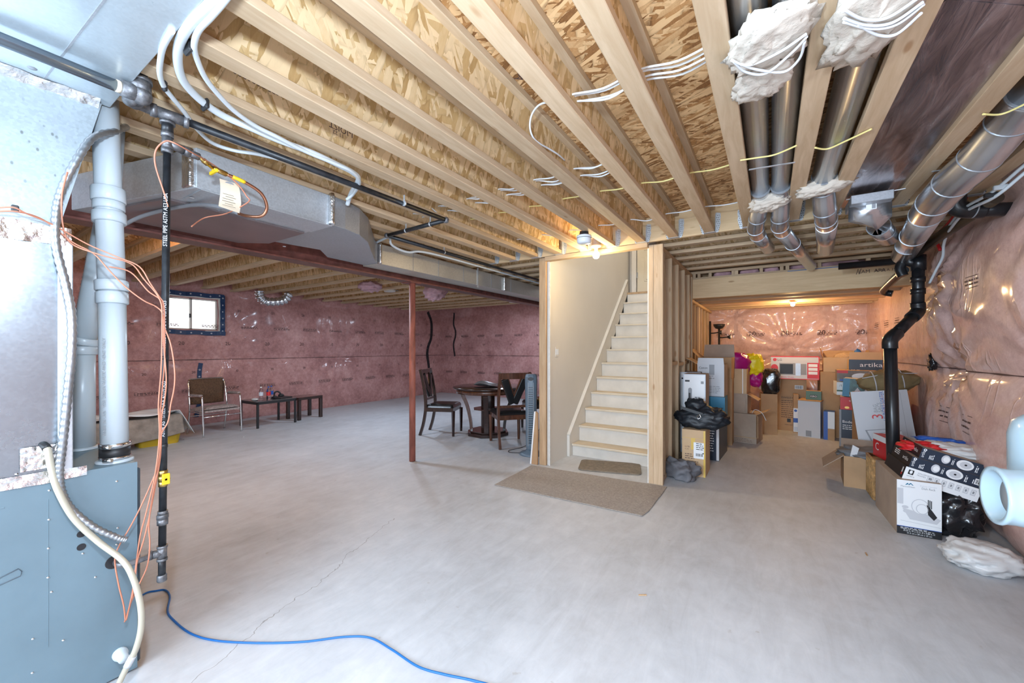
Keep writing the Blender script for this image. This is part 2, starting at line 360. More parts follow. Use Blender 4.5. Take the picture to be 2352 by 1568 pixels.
m_fan = M('grey_blue_plastic', (.13, .18, .23), .35, var=.1, vs=4); m_sd = M('white_detector_plastic', (.72, .77, .82), .4); m_gold = M('gold_print', (.60, .36, .10), .3, .6)
def glass(name, col=(1, 1, 1), rough=.0, ior=1.45):
    return NT(name).P(col=col, rough=rough, trans=1.0, ior=ior)
m_glass = glass('window_glass'); m_bottle = glass('clear_bottle_plastic', (.9, .95, 1.0), .03, 1.3)
# ================================================================== SETTING
def concrete():
    t = NT('bare_concrete'); v = t.coords((1, 1, 1), rnd=False)
    n1 = t.noise(v, .8, 5, .6); n2 = t.noise(v, 6, 6, .7, .4); n3 = t.noise(t.coords((5, 1.3, 1), (0, 0, .6), rnd=False), 2.2, 5, .7, 1.0)
    f = t.math('ADD', t.math('MULTIPLY', n1, .45), t.math('ADD', t.math('MULTIPLY', n2, .3), t.math('MULTIPLY', n3, .3)))
    c = t.ramp(f, [(.36, (.39, .40, .415)), (.52, (.505, .52, .545)), (.66, (.60, .615, .64))])
    sc = t.ramp(t.noise(t.coords((14, 14, 1), rnd=False), 1.0, 3), [(.70, (0, 0, 0)), (.76, (.4, .4, .4))]); c = t.mix(sc, c, (.30, .26, .22))
    # hairline crack running away from the furnace
    tc = t.n('ShaderNodeTexCoord'); sp = t.n('ShaderNodeSeparateXYZ'); t.link(tc.outputs['Object'], sp.inputs[0])
    A = U(440, 1568, Z=0); B = U(905, 1190, Z=0); d = (B-A); L = d.length; d /= L; nx, ny = -d.y, d.x
    wob = t.noise(v, 3.0, 4, .6)
    dist = t.math('ADD', t.math('ADD', t.math('MULTIPLY', sp.outputs[0], nx), t.math('MULTIPLY', sp.outputs[1], ny)), t.math('ADD', -(A.x*nx+A.y*ny)-.14, t.math('MULTIPLY', wob, .28)))
    al = t.math('ADD', t.math('ADD', t.math('MULTIPLY', sp.outputs[0], d.x), t.math('MULTIPLY', sp.outputs[1], d.y)), -(A.x*d.x+A.y*d.y))
    ln = t.math('MULTIPLY', t.math('LESS_THAN', t.math('ABSOLUTE', dist), .0022), t.math('MULTIPLY', t.math('GREATER_THAN', al, -.3), t.math('LESS_THAN', al, L)))
    c = t.mix(t.math('MULTIPLY', ln, .6), c, (.16, .14, .12))
    t.P(col=c, rough=t.math('ADD', .36, t.math('MULTIPLY', n2, .3)), spec=.4); t.bump(f, .12, .01); return t.mat
m_conc = concrete()
XL, XR, YB, YF = -8.55, 1.40, 9.15, -3.0
ZJ, ZS = 2.42, 2.664
struct(MB().box(-8.9, 1.75, -3.2, 9.4, -.12, 0).build('floor', m_conc))
b = MB()
for r in ((-8.9, -2.28, -3.2, 9.4), (-1.03, 1.75, -3.2, 6.12), (-2.28, -1.03, -3.2, 4.11)): b.box(r[0], r[1], r[2], r[3], ZS, ZS+.04)
b.box(-1.2, 1.75, 6.12, 6.5, ZS, ZS+.04)
b.text('APA', U(1622, 388, Z=ZS-.001), (-.93, .37, 0), (.37, .93, 0), .075, 1); b.text('APA', U(1212, 150, Z=ZS-.001), (-.93, .37, 0), (.37, .93, 0), .06, 1)
struct(b.build('ceiling', [m_osbf, m_ink]))
struct(MB().box(-1.2, 1.75, 6.2, 9.3, 2.33, 2.37).build('ceiling', m_osbf)); struct(MB().box(-1.2, 1.75, 6.42, 6.46, 2.372, ZS).build('wall_storage', m_oldwood))
struct(MB().box(-8.9, 1.75, -3.2, -3.0, 0, ZS).build('wall_front', m_dry))
rnd = random.Random(5)
def disp_fn(A, seam, Hh, stud, anchors, amp=.02, fr=1.1, seed=0):
    def f(u, v):
        h = seam
        row = (v % h)/h if v < 2*h else (v-2*h)/(h)
        bul = A*math.sqrt(max(0, math.sin(PI*min(max(row, 0), 1))))
        bul *= .8+.2*math.sqrt(abs(math.sin(PI*u/stud)))
        bul += amp*mnoise.noise(Vector((u*fr, v*fr, seed)))+amp*.35*mnoise.noise(Vector((u*fr*4, v*fr*3, seed+5)))
        for (au, av, R, Am, n, ph) in anchors:
            dx, dy = u-au, v-av; r = math.hypot(dx, dy)
            if r < 3*R and r > .02:
                th = math.atan2(dy, dx)
                s = math.sin(n*th+ph+2.0*mnoise.noise(Vector((th*1.5, au, av))))
                bul += Am*math.exp(-r/R)*min(1, r/.08)*(s*abs(s))
            bul -= Am*1.6*math.exp(-(r/(R*.35))**2)
        return bul
    return f
def prints(b, pos, us, vs, m, sx=.30, sy=.07, flip=1):
    for v in vs:
        for u in us:
            du = rnd.uniform(-.03, .03)
            for k in range(4):
                y = v+sy*(.5-k/3.2); x = u+du-sx/2
                if k in (1, 2):
                    while x < u+du+sx/2-.02:
                        w = rnd.uniform(.012, .045); quad(b, pos, x, x+w, y-.007, y+.006, m, flip); x += w+rnd.uniform(.006, .02)
                else: quad(b, pos, u+du-sx/2, u+du+sx/2*rnd.uniform(.6, 1), y-.0022, y+.0022, m, flip)
def quad(b, pos, u0, u1, v0, v1, m, flip):
    b.add([pos(u0, v0, .004), pos(u1, v0, .004), pos(u1, v1, .004), pos(u0, v1, .004)], [(0, 1, 2, 3)], m)
def mark20(b, pos, u, v, sz, m, s=1):
    vs, fs = textgeo('20')
    b.add([pos(u+s*p.x*sz, v+p.y*sz, .005) for p in vs], fs, m)
def insul_wall(name, pos, u0, u1, v0, v1, step, mats, skip=None, extra=None):
    nu = int((u1-u0)/step); nv = int((v1-v0)/step)
    b = MB(); sv = 1.16 if name != 'wall_right' else 1.18
    for i in range(nu):
        ua, ub = u0+(u1-u0)*i/nu, u0+(u1-u0)*(i+1)/nu; w0, w1 = [.003+.006*abs(mnoise.noise(Vector((q*3, 7, 0)))) for q in (ua, ub)]
        b.add([pos(ua, sv-w0, .018), pos(ub, sv-w1, .018), pos(ub, sv+w1, .018), pos(ua, sv+w0, .018)], [(0, 1, 2, 3)], 1)
    b.grid(lambda a, c: pos(u0+(u1-u0)*a, v0+(v1-v0)*c, 0), nu, nv, 0, True, (lambda a, c: skip(u0+(u1-u0)*a, v0+(v1-v0)*c)) if skip else None)
    if extra: extra(b)
    return struct(b.build(name, mats))
# wall with the window (runs along the left of the far bay)
WY0, WY1, WZ0, WZ1 = 2.46, 3.20, 1.68, 2.26
fL = disp_fn(.05, 1.16, 2.6, .8, [(3.3, 1.66, .5, .028, 11, 0), (3.35, 1.16, .5, .025, 13, 1), (1.7, 1.16, .45, .025, 11, 2), (5.6, 1.16, .55, .025, 12, 0), (7.3, 1.2, .4, .02, 9, 1), (.6, 1.7, .4, .03, 9, 2)], .03, 1.0, 1)
posL = lambda u, v, o=0: Vector((XL+fL(u, v)+o, u, v))
def exL(b):
    prints(b, posL, [3.7+.62*k for k in range(-6, 9)], (1.76,), 1); prints(b, posL, [3.4+.62*k for k in range(-6, 9)], (.62,), 1)
    for k in range(-5, 9): mark20(b, posL, 3.5+.62*k, 2.05, .07, 1); mark20(b, posL, 3.3+.7*k, 1.42, .09, 1); mark20(b, posL, 3.45+.66*k, .92, .06, 1)
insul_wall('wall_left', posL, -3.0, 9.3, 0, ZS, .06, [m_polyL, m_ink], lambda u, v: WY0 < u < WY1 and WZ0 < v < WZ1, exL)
fB = disp_fn(.05, 1.16, 2.6, .8, [(-7.6, 1.7, .4, .02, 9, 0), (-5.2, 1.9, .8, .02, 15, 1), (-6.8, 1.16, .4, .02, 11, 1), (-4, 1.2, .5, .02, 11, 0)], .035, .9, 9)
posB = lambda u, v, o=0: Vector((u, YB-fB(u, v)-o, v))
def exB(b): prints(b, posB, [-8.2+.62*k for k in range(10)], (1.72, .66), 1, .26, .06, -1); [mark20(b, posB, -7.8+.9*k, 1.45, .07, 1) for k in range(6)]
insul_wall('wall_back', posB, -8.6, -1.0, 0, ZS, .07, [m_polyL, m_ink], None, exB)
fR = disp_fn(.15, 1.18, 2.6, 1.22, [(5.25, 1.92, .45, .05, 13, 0), (4.9, 1.2, .5, .04, 10, 1), (5.3, 1.0, .4, .03, 11, 0), (3.6, 1.2, .6, .02, 9, 2), (6.0, 1.95, .35, .035, 11, 1), (7.6, 1.2, .5, .03, 12, 1), (3.4, 2.3, .5, .03, 11, 0)], .045, 1.0, 3)
def posR(u, v, o=0):
    k = 1.0 if u < 5.2 else max(.35, 1-(u-5.2)*1.0)
    return Vector((XR-fR(u, v)*k-o, u, v))
def exR(b):
    for u, v in ((4.45, 1.86), (2.9, 1.5), (6.9, 1.7), (7.5, 1.7), (8.1, 1.7)): prints(b, posR, [u], [v], 1, .24, .09)
    prints(b, posR, [5.0, 4.4, 3.8], (.78,), 1, .2, .14)
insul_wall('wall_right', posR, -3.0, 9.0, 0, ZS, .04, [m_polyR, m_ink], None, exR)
fS = disp_fn(.12, 1.16, 2.6, 1.6, [(-.6, 1.95, .5, .05, 9, 0), (.9, 2.0, .5, .04, 12, 1), (.3, 1.3, .6, .04, 15, 2), (1.2, 1.5, .4, .03, 11, 0)], .03, 1.2, 21)
posS = lambda u, v, o=0: Vector((u, 8.9-fS(u, v)-o, v))
def exS(b):
    prints(b, posS, [-.75+.52*k for k in range(5)], (1.62,), 1, .3, .08, -1)
    for k in range(4): mark20(b, posS, -.35+.52*k, 1.6, .12, 1)
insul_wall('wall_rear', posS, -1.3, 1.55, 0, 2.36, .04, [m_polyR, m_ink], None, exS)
# window in the left wall
wn = struct(MB().box(XL-.28, XL+.06, WY0-.03, WY0, WZ0-.03, WZ1+.03).box(XL-.28, XL+.06, WY1, WY1+.03, WZ0-.03, WZ1+.03).box(XL-.28, XL+.06, WY0, WY1, WZ0-.03, WZ0).box(XL-.28, XL+.06, WY0, WY1, WZ1, WZ1+.03).build('window_1', m_trim))
ym = 2.80
b = MB()
for (a, c, x) in ((WY0, ym+.02, XL-.05), (ym-.02, WY1, XL-.02)):
    b.box(x-.02, x+.02, a, a+.035, WZ0, WZ1).box(x-.02, x+.02, c-.035, c, WZ0, WZ1).box(x-.02, x+.02, a, c, WZ0, WZ0+.035).box(x-.02, x+.02, a, c, WZ1-.04, WZ1)
b.build('window_sash', m_trim, wn, bevel=.004)
MB().box(XL-.055, XL-.05, WY0+.03, ym-.01, WZ0+.03, WZ1-.03).box(XL-.025, XL-.02, ym+.01, WY1-.03, WZ0+.03, WZ1-.03).build('window_pane', m_glass, wn)
MB().box(XL, XL+.03, ym-.035, ym-.015, 1.90, 1.97).build('window_latch', m_black, wn, bevel=.004)
b = MB()
for (p, q) in (((WY0-.06, WZ1+.045), (WY1+.07, WZ1+.05)), ((WY1+.045, WZ1+.07), (WY1+.045, WZ0-.06)), ((WY0-.06, WZ0-.035), (WY1+.09, WZ0-.05)), ((WY0-.035, WZ1+.07), (WY0-.035, WZ0-.06))):
    P_ = [Vector((XL+.085+.006*math.sin(k*2.1), p[0]+(q[0]-p[0])*k/12, p[1]+(q[1]-p[1])*k/12+.006*math.sin(k*1.3))) for k in range(13)]
    for i in range(12): b.beam(P_[i], P_[i+1], .075 if p[1] != q[1] and abs(p[0]-q[0]) < .01 else .012, .012 if abs(p[0]-q[0]) < .01 else .075)
    for k in range(1, 12, 2):
        c = P_[k]+Vector((.008, 0, rnd.uniform(-.01, .01))); b.lathe([(.007, 0), (.012, 0)], (c.x, c.y, c.z), 8, 1, False, 'x')
b.build('window_flashing_tape', [m_navy, m_white], wn)
tag(MB().box(-12.3, -12.0, -4, 9, .4, 2.05).build('neighbour_siding', M('white_siding', (.72, .74, .76), .7)), 'white sided house wall seen through the basement window', 'siding', kind='structure')
# blue sealing strip down the left wall
b = MB(); P_ = [posL(2.93-.05*k/8-.02*math.sin(k), 1.10-.95*k/8, .012) for k in range(9)]
for i in range(8): b.beam(P_[i], P_[i+1], .065, .006, 0, (1, 0, 0))
for k in (1, 2, 3): c = P_[k]+Vector((.005, 0, 0)); b.lathe([(.008, 0), (.013, 0)], tuple(c), 8, 1, False, 'x')
tag(b.build('flashing_tape', [m_navy, m_white]), 'navy flashing tape strip running down the pink wall behind the chrome armchair', 'tape')
for nm, pts, lb in (('corner', [(985, 716), (992, 735), (991, 775), (984, 800), (986, 845)], 'black sealing tape with a kink, running down behind the left dining chair'), ('seam', [(1041, 718), (1040, 745), (1045, 765), (1040, 790), (1042, 818)], 'wavy black sealing tape on the pink wall above the dining table')):
    b = MB(); cn = nm == 'corner'
    P_ = [posL(p.y, p.z, .004) for p in spline([U(x, y, X=-8.48) for x, y in pts], 4)] if cn else [posB(p.x, p.z, .004) for p in spline([U(x, y, Y=YB-.07) for x, y in pts], 4)]
    for i in range(len(P_)-1): b.beam(P_[i], P_[i+1], .09 if cn else .05, .008, 0, (1, 0, 0) if cn else (0, 1, 0))
    tag(b.build('sealing_tape', m_black), lb, 'tape')
# stairwell
struct(MB().box(-2.28, -2.16, 4.13, 7.3, 0, 4.7).build('wall_stair_left', m_dry))
struct(MB().box(-1.045, -1.03, 4.13, 9.0, 0, 4.7).build('wall_stair_right', m_dryw))
struct(MB().box(-2.3, -1.0, 7.3, 7.36, 0, 4.7).build('wall_stair_back', m_dry)); struct(MB().box(-2.3, -1.0, 4.1, 7.4, 4.7, 4.75).build('ceiling', m_dry))
struct(MB().box(-2.28, -1.03, 4.115, 4.155, ZS, 4.7).build('wall_stair_front', m_dry))
struct(MB().box(-2.165, -2.145, 4.112, 4.135, 0, 2.36).build('trim_1', m_dryw))
# door at the stair head
dr = struct(MB().box(-2.0, -1.05, 7.20, 7.24, 2.37, 4.42).build('door_1', m_door))
b = MB()
for (x0, x1) in ((-1.88, -1.60), (-1.48, -1.2)):
    for (z0, z1) in ((2.55, 2.98), (3.10, 3.60), (3.70, 4.25)):
        b.box(x0, x1, 7.192, 7.2, z0, z1).box(x0+.03, x1-.03, 7.185, 7.193, z0+.03, z1-.03)
b.build('door_panel', m_door, dr, bevel=.006)
MB().box(-2.01, -1.99, 7.185, 7.2, 2.62, 2.72).build('door_hinge', m_galvd, dr)
struct(MB().box(-2.10, -2.015, 7.18, 7.22, 2.36, 4.5).box(-2.10, -1.05, 7.18, 7.22, 4.42, 4.5).build('trim_2', m_trim, bevel=.006))
struct(MB().box(-2.16, -1.05, 7.0, 7.3, 2.31, 2.345).build('trim_3', m_oldwood))
# ================================================================== STAIRCASE
st = thing('staircase', 'straight white painted staircase rising between beige walls to a cream door', 'stairs', (-1.6, 4.7, 0))
RUN, RISE, Y0, Z0_ = .211, .2, 4.66, .15
for k in range(12):
    z = Z0_+RISE*k; y = Y0+RUN*k
    MB().box(-2.12, -1.05, y+.028, y+.045, max(0, z-RISE+.0), z-.025).build('riser', m_stair, st)
    if k < 11: MB().box(-2.12, -1.05, y, y+RUN+.045, z-.027, z).build('tread', [m_tread], st, bevel=.008, seg=2)
    if k < 11: MB().box(-2.12, -1.05, y+.0005, y+.012, z-.0265, z-.0005).build('nosing', m_stair, st, bevel=.004)
def rake(off, x0, x1, name, mat):
    poly = [(Y0-.06, 0), (Y0-.06, Z0_+off-.02), (Y0+RUN*11.2, Z0_+RISE*11.2+off), (Y0+RUN*11.2+.06, Z0_+RISE*11.2), (Y0+.2, 0)]
    return MB().prism(poly, x0+.002, x1, 0, 'x').build(name, mat, st)
rake(.13, -2.16, -2.122, 'skirt_board', m_trim)
d = Vector((0, RUN, RISE)).normalized(); a = Vector((-2.136, Y0-.06, Z0_+.12)); MB().beam(a, a+d*3.35, .045, .02, 0, (0, -RISE, RUN)).build('skirt_cap', m_trim, st, bevel=.004)
# ================================================================== WOOD FRAMING
tag(MB().box(-3.5, 1.36, 4.07, 4.112, ZJ+.002, ZS).build('header_beam', m_lvl, bevel=.003), 'laminated wood header overhead that carries the row of metal joist hangers', 'beam')
tag(MB().box(-2.19, -1.03, 4.062, 4.15, 2.372, 2.418).build('header_plate', m_woodx, bevel=.003), 'wood plate across the top of the stair opening behind the lit bulb', 'plank')
def joist_parts(L, axis):
    r = []
    for (nm, w, z0, z1, mt) in (('bottom_flange', .0425, 0, .038, 'f'), ('top_flange', .0425, .206, .244, 'f'), ('web', .0055, .038, .206, 'w')):
        b = MB()
        if axis == 'y': b.box(-w, w, 0, L, z0, z1)
        else: b.box(0, L, -w, w, z0, z1)
        mat = (m_woody if axis == 'y' else m_woodx) if mt == 'f' else (m_osby if axis == 'y' else m_osbx)
        r.append((nm, b, mat))
    return r
def make_joist(L, axis, loc, label, group):
    t = thing('wood_i_joist', label, 'joist', loc, (0, 0, 0), group)
    for nm, b, mat in joist_parts(L, axis): b.build(nm, mat, t, bevel=.003 if 'flange' in nm else 0, world=False)
    return t
JX = [-3.214, -2.909, -2.604, -2.299, -1.994, -1.689, -1.386, -1.081, -.776, -.466, -.159, .155, .402, .785, 1.17]
jp = None
for i, x in enumerate(JX):
    lb = f'wood I-joist ending in a hanger, {ORD[i]} from the steel beam'
    if i == 0: jp = make_joist(4.06+1.6, 'y', (x, -1.6, ZJ), lb, 'joists running to the hangers')
    else: dup(jp, (x, -1.6, ZJ), None, lb)
stp = MB()
for s_, y_, z_, q_ in (('I-JOIST', 1.40, 2.585, .05), ('APA', 1.02, 2.60, .035), ('35Q220280', .98, 2.60, .038), ('PLYCO', .62, 2.605, .035), ('11 22', 1.34, 2.545, .03)): stp.text(s_, (-1.9875, y_, z_), (0, -1, 0), (0, 0, -1), q_)
o_ = D.objects['wood_i_joist.004']; stp.build('printed_stamp', m_ink, o_)
bp = None
for k in range(17):
    y = .673+.467*k*.98
    lb = f'wood I-joist over the pink walled bay, {ORD[k]} from the furnace end'
    if k == 0: bp = make_joist(4.95, 'x', (-8.5, y, ZJ), lb, 'joists over the far bay')
    else: dup(bp, (-8.5, y, ZJ), None, lb)
np_ = None
for k in range(7):
    lb = f'short wood I-joist beyond the header left of the stairs, {ORD[k]} from the header'
    if k == 0: np_ = make_joist(1.23, 'x', (-3.52, 4.42, ZJ), lb, 'short joists beside the stair wall')
    else: dup(np_, (-3.52, 4.42+.33*k, ZJ), None, lb)
rp = None
for k in range(5):
    lb = f'wood I-joist crossing above the laminated storage beam, {ORD[k]} behind the hanger header'
    if k == 0: rp = make_joist(2.36, 'x', (-1.02, 4.40, ZJ), lb, 'cross joists before the storage beam')
    else: dup(rp, (-1.02, 4.40+.36*k, ZJ), None, lb)
sp_ = None
for k in range(6):
    lb = f'low wood I-joist over the storage nook, {ORD[k]} behind the laminated beam'
    if k == 0: sp_ = make_joist(2.36, 'x', (-1.0, 6.42, 2.085), lb, 'joists over the storage nook')
    else: dup(sp_, (-1.0, 6.42+.4*k, 2.085), None, lb)
# laminated beam over the storage opening, with plate, cripples and batts above
b = MB().box(-.93, 1.36, 6.08, 6.17, 2.062, 2.325)
T_ = lambda b, s, px, py, sz, mat: b.text(s, U(px, py, Y=6.078), (1, 0, 0), (0, 0, 1), sz, mat)
T_(b, 'LAM  APA', 1972, 628, .055, 1); T_(b, 'ANSI A 190-1', 2010, 624, .04, 1); T_(b, 'THE APA EWS 24F HALL', 2005, 612, .035, 1); T_(b, '//', 1966, 630, .09, 1)
tag(b.build('laminated_beam', [m_lvl, m_ink], bevel=0), 'thick laminated wood beam with printed stamp across the storage opening', 'beam')
tag(MB().box(-.95, 1.36, 6.10, 6.20, 2.328, 2.352).build('sill_plate', m_woodx), 'thin wood plate lying on top of the laminated beam', 'plank')
tag(MB().box(.18, 1.30, 6.09, 6.12, 2.3265, 2.334).build('sill_gasket', m_bluet), 'blue foam gasket strip under the plate on the laminated beam', 'gasket')
tag(MB().box(-1.0, 1.36, 6.10, 6.14, 2.405, 2.44).build('rim_plate', m_woodx), 'upper wood plate above the little framed openings', 'plank')
for i, x in enumerate((-.90, -.84, -.70, -.42, -.38, -.10, .12, .18, .50, .95)):
    o = tag(MB().box(x-.019, x+.019, 6.105, 6.16, 2.353, 2.404).build('cripple_stud', m_woodz), f'stubby wood cripple above the laminated beam, {ORD[i]} from the stud wall', 'stud', 'cripples above the laminated beam')
for i, (x0, x1) in enumerate(((-.68, -.44), (-.36, -.12), (-.08, .10), (.2, .48), (.52, .92))):
    b = MB().blob(((x0+x1)/2, 6.26, 2.38), ((x1-x0)/2, .09, .05), 20, 12, .3, 3, i+2, None, 0, .7)
    tag(b.build('insulation_batt', m_pinkw), f'pink insulation stuffed above the laminated beam, {ORD[i]} gap from the stud wall', 'insulation', 'pink batts above the beam')
# stud wall right of the stairs
tag(MB().box(-1.03, -.985, 4.115, 4.155, 0, 2.40).box(-.985, -.893, 4.117, 4.158, .0, 2.40).build('corner_post', m_woodz, bevel=.003), 'doubled wood corner post at the right edge of the stair opening', 'post')
tag(MB().box(-2.277, -2.188, 4.09, 4.128, 0, 2.415).build('end_stud', wood('weathered_stud', 2, (.42, .27, .15), (.60, .42, .26)), bevel=.003), 'single weathered wood stud at the left edge of the stair opening', 'stud')
SY = [4.33, 4.66, 5.06, 5.45, 5.84, 6.04]
for i, y in enumerate(SY):
    tag(MB().box(-1.028, -.92+.004*(i % 2), y, y+.04, .04, 2.36).build('wall_stud', m_woodz, bevel=.003), f'bare wood wall stud behind the corner post, {ORD[i]} going back to the storage beam', 'stud', 'studs of the stair wall')
for i, y in enumerate((6.32, 6.72, 7.12, 7.52, 7.92, 8.32)):
    tag(MB().box(-1.028, -.982, y, y+.04, .04, 2.04).build('wall_stud', m_woodz, bevel=.003), f'slim wood stud inside the storage nook, {ORD[i]} beyond the laminated beam', 'stud', 'studs inside the storage nook')
tag(MB().box(-1.028, -.92, 4.16, 6.08, 2.36, 2.40).build('top_plate', m_oldwood), 'brown top plate of the stud wall beside the stairs', 'plank')
tag(MB().box(-1.028, -.96, 6.2, 8.6, 2.043, 2.08).build('top_plate', m_woody), 'yellow lit top plate of the stud wall inside the storage nook', 'plank')
tag(MB().box(-1.028, -.92, 4.16, 8.6, 0, .038).build('bottom_plate', m_woody), 'wood bottom plate of the stud wall on the concrete floor', 'plank')
for i, (y, z) in enumerate(((4.70, 1.17), (5.1, 1.15), (5.49, 1.16))):
    tag(MB().box(-1.028, -.925, y+.002, y+.345, z, z+.038).build('blocking', m_oldwood), f'short wood blocking nailed between studs at mid height, {ORD[i]} from the corner post', 'blocking', 'blocking in the stud wall')
# joist hangers
def hanger_mb():
    b = MB(); w = .047
    b.box(-w, w, -.05, 0, -.003, -.0005); b.box(-w-.002, -w, -.05, 0, -.003, .16); b.box(w, w+.002, -.05, 0, -.003, .16)
    for s in (-1, 1):
        pr = [(0, 0), (.02, .005), (.028, .03), (.034, .06), (.040, .09), (.036, .115), (.041, .14), (.038, .175), (0, .185)]
        poly = [(s*(w+p[0]), p[1]-.003) for p in pr]
        if s < 0: poly = poly[::-1]
        b.prism(poly, -.003, -.001, 0, 'y')
        for r in range(8):
            for c in range(2):
                x = s*(w+.010+.014*c+(.004 if r % 2 else 0)); z = .02+.019*r
                b.lathe([(.0, 0), (.0034, 0)], (x, -.0036, z), 7, 1, False, 'y')
    return b
hp = None
for i, x in enumerate(JX[1:]):
    lb = f'galvanized joist hanger with nail holes on the header, {ORD[i]} from the steel beam side'
    if hp is None: hp = tag(hanger_mb().build('joist_hanger', [m_galv, m_black]), lb, 'joist hanger', 'joist hangers on the header'); hp.location = (x, 4.069, ZJ)
    else:
        o = hp.copy(); C.objects.link(o); o.location = (x, 4.069, ZJ); o['label'] = lb
# steel beam and column
bm = thing('steel_beam', 'long red-brown steel I-beam spanning under the joists on a round column', 'beam', (-3.63, 3, 2.15))
MB().box(-3.71, -3.55, -3, 9.1, 2.149, 2.162).build('bottom_flange', m_primerd, bm); MB().box(-3.635, -3.625, -3, 9.1, 2.162, 2.40).build('web', m_primer, bm); MB().box(-3.71, -3.55, -3, 9.1, 2.40, 2.412).build('top_flange', m_primer, bm)
MB().box(-3.5505, -3.549, -3, 9.1, 2.149, 2.162).build('flange_edge', m_primer, bm)
cl = thing('steel_column', 'round rusty red steel column standing on the floor under the steel beam', 'column', (-3.605, 3.355, 0))
MB().cyl((-3.605, 3.355, .012), (-3.605, 3.355, 2.14), .037, 24).build('shaft', M('scuffed_red_primer', (.36, .12, .085), .6, var=.4, vs=18, stretch=(1, 1, .25), bump=.2, bs=50), cl)
MB().box(-3.70, -3.545, 3.27, 3.44, 2.138, 2.1485).build('cap_plate', m_primer, cl); MB().lathe([(.0, .006), (.045, .006), (.06, 0)], (-3.605, 3.355, 0), 20).build('grout_ring', m_conc, cl)
# ================================================================== FURNACE CORNER
FX = -2.25
fu = thing('furnace', 'blue-grey enamelled furnace cabinet standing on the floor at the left edge', 'furnace', (-2.6, .21, 0))
b = MB().box(-2.95, FX, -.14, .55, 0.01, .88)
b.box(FX, FX+.0015, -.12, .20, .80, .805).box(FX, FX+.001, .30, .302, .25, .80)
b.build('cabinet', m_furn, fu, bevel=.006, seg=2)
MB().box(-2.93, FX-.02, .551, .565, .02, .85).build('cabinet_door', M('dark_enamel', (.06, .08, .10), .4), fu, bevel=.006)
for (px, py) in ((187, 1226), (187, 1256)):
    c = U(px, py, X=FX+.001); MB().lathe([(0, .001), (.0125, .001), (.013, 0)], tuple(c), 18, 0, False, 'x').build('knockout', m_black, fu)
scp = None
for (px, py) in ((113, 1126), (112, 1193), (111, 1259), (110, 1326), (118, 1359), (191, 1212), (190, 1271), (270, 1212), (219, 1325), (268, 1250), (268, 1105), (75, 1467), (74, 1545), (145, 1470)):
    c = U(px, py, X=FX)
    if scp is None:
        scp = MB().lathe([(0, .0028), (.003, .0028), (.0042, .001), (.0042, 0)], (0, 0, 0), 10, 0, True, 'x').build('screw', m_chrome, fu); scp.location = c-fu.location
    else: o = scp.copy(); C.objects.link(o); o.parent = fu; o.location = c-fu.location
c = U(262, 1290, X=FX+.001); MB().lathe([(0, .001), (.026, .001), (.027, 0)], tuple(c), 20, 0, False, 'x').build('gas_inlet_opening', m_black, fu)
P_ = [U(x, y, X=FX+.0012) for x, y in ((-20, 1337), (42, 1306), (50, 1312), (47, 1322), (-20, 1352))]; MB().tube(P_, .0015, 6).build('embossed_slot', M('dark_enamel', (.06, .08, .10)), fu)
c = U(275, 1500, X=FX); b = MB().lathe([(0, .055), (.017, .055), (.017, .03), (.020, .03), (.020, .015), (.024, .015), (.024, 0)], tuple(c), 18, 0, True, 'x'); b.build('drain_fitting', m_pvc, fu)
# coil cabinet and the plenum above it
co = thing('coil_cabinet', 'shiny galvanized coil cabinet standing on top of the furnace', 'cabinet', (-2.5, .1, .88))
MB().box(-2.85, FX, -.14, .36, .882, 1.78).build('cabinet', galv('bright_coil_sheet', (.32, .37, .41), .27, sp=.10, metal=.85), co, bevel=.004)
MB().box(FX-.03, FX+.004, .325, .364, .90, 1.77).build('corner_flange', m_galv, co, bevel=.003)
def ribbon(pts, w, n, amp, up):
    b = MB(); pts = spline(pts, 10); up = Vector(up)
    def f(a, c):
        i = min(int(a*(len(pts)-1)), len(pts)-2); t = a*(len(pts)-1)-i; p = pts[i].lerp(pts[i+1], t)
        q = p+up*((c-.5)*w*(1+.25*mnoise.noise(p*14))); q.x += amp*mnoise.noise(q*38)+amp*.6*abs(mnoise.noise(q*70)); return q
    return b.grid(f, n, 6)
ribbon([(FX+.004, -.14, .888), (FX+.004, .12, .885), (FX+.004, .40, .884)], .04, 70, .005, (0, 0, 1)).build('foil_tape', m_foil, co)
ribbon([(FX+.005, -.14, 1.785), (FX+.002, .1, 1.785), (FX+.002, .36, 1.78)], .075, 60, .006, (0, 0, 1)).build('foil_tape', m_foil, co)
c = U(95, 1045, X=FX+.005); b = MB().grid(lambda a, q: Vector((c.x+.003+.006*mnoise.noise(Vector((a*9, q*9, 0))), c.y-.05+.10*a, c.z-.05+.085*q)), 20, 16); b.build('foil_tape', m_foil, co)
for (px, py) in ((38, 1089), (20, 1120)):
    c = U(px, py, X=FX); MB().lathe([(0, .003), (.004, .003), (.005, 0)], tuple(c), 10, 0, True, 'x').build('screw', m_chrome, co)
pl = thing('supply_plenum', 'spotted galvanized sheet plenum leaning from coil cabinet up to ceiling duct', 'duct', (-2.5, .1, 1.8))
v = [(FX, -.16, 1.80), (FX, .325, 1.80), (-2.34, .46, 2.38), (-2.36, -.16, 2.38), (-2.85, -.16, 1.80), (-2.85, .325, 1.80), (-2.85, .46, 2.38), (-2.85, -.16, 2.38)]
MB().add(v, [(0, 1, 2, 3), (1, 5, 6, 2), (5, 4, 7, 6), (4, 0, 3, 7)]).build('sheet', m_spot, pl, solid=.001)
ribbon([(-2.335, -.16, 2.365), (-2.33, .2, 2.365), (-2.325, .45, 2.365)], .05, 70, .006, (.7, 0, .7)).build('foil_tape', m_foil, pl)
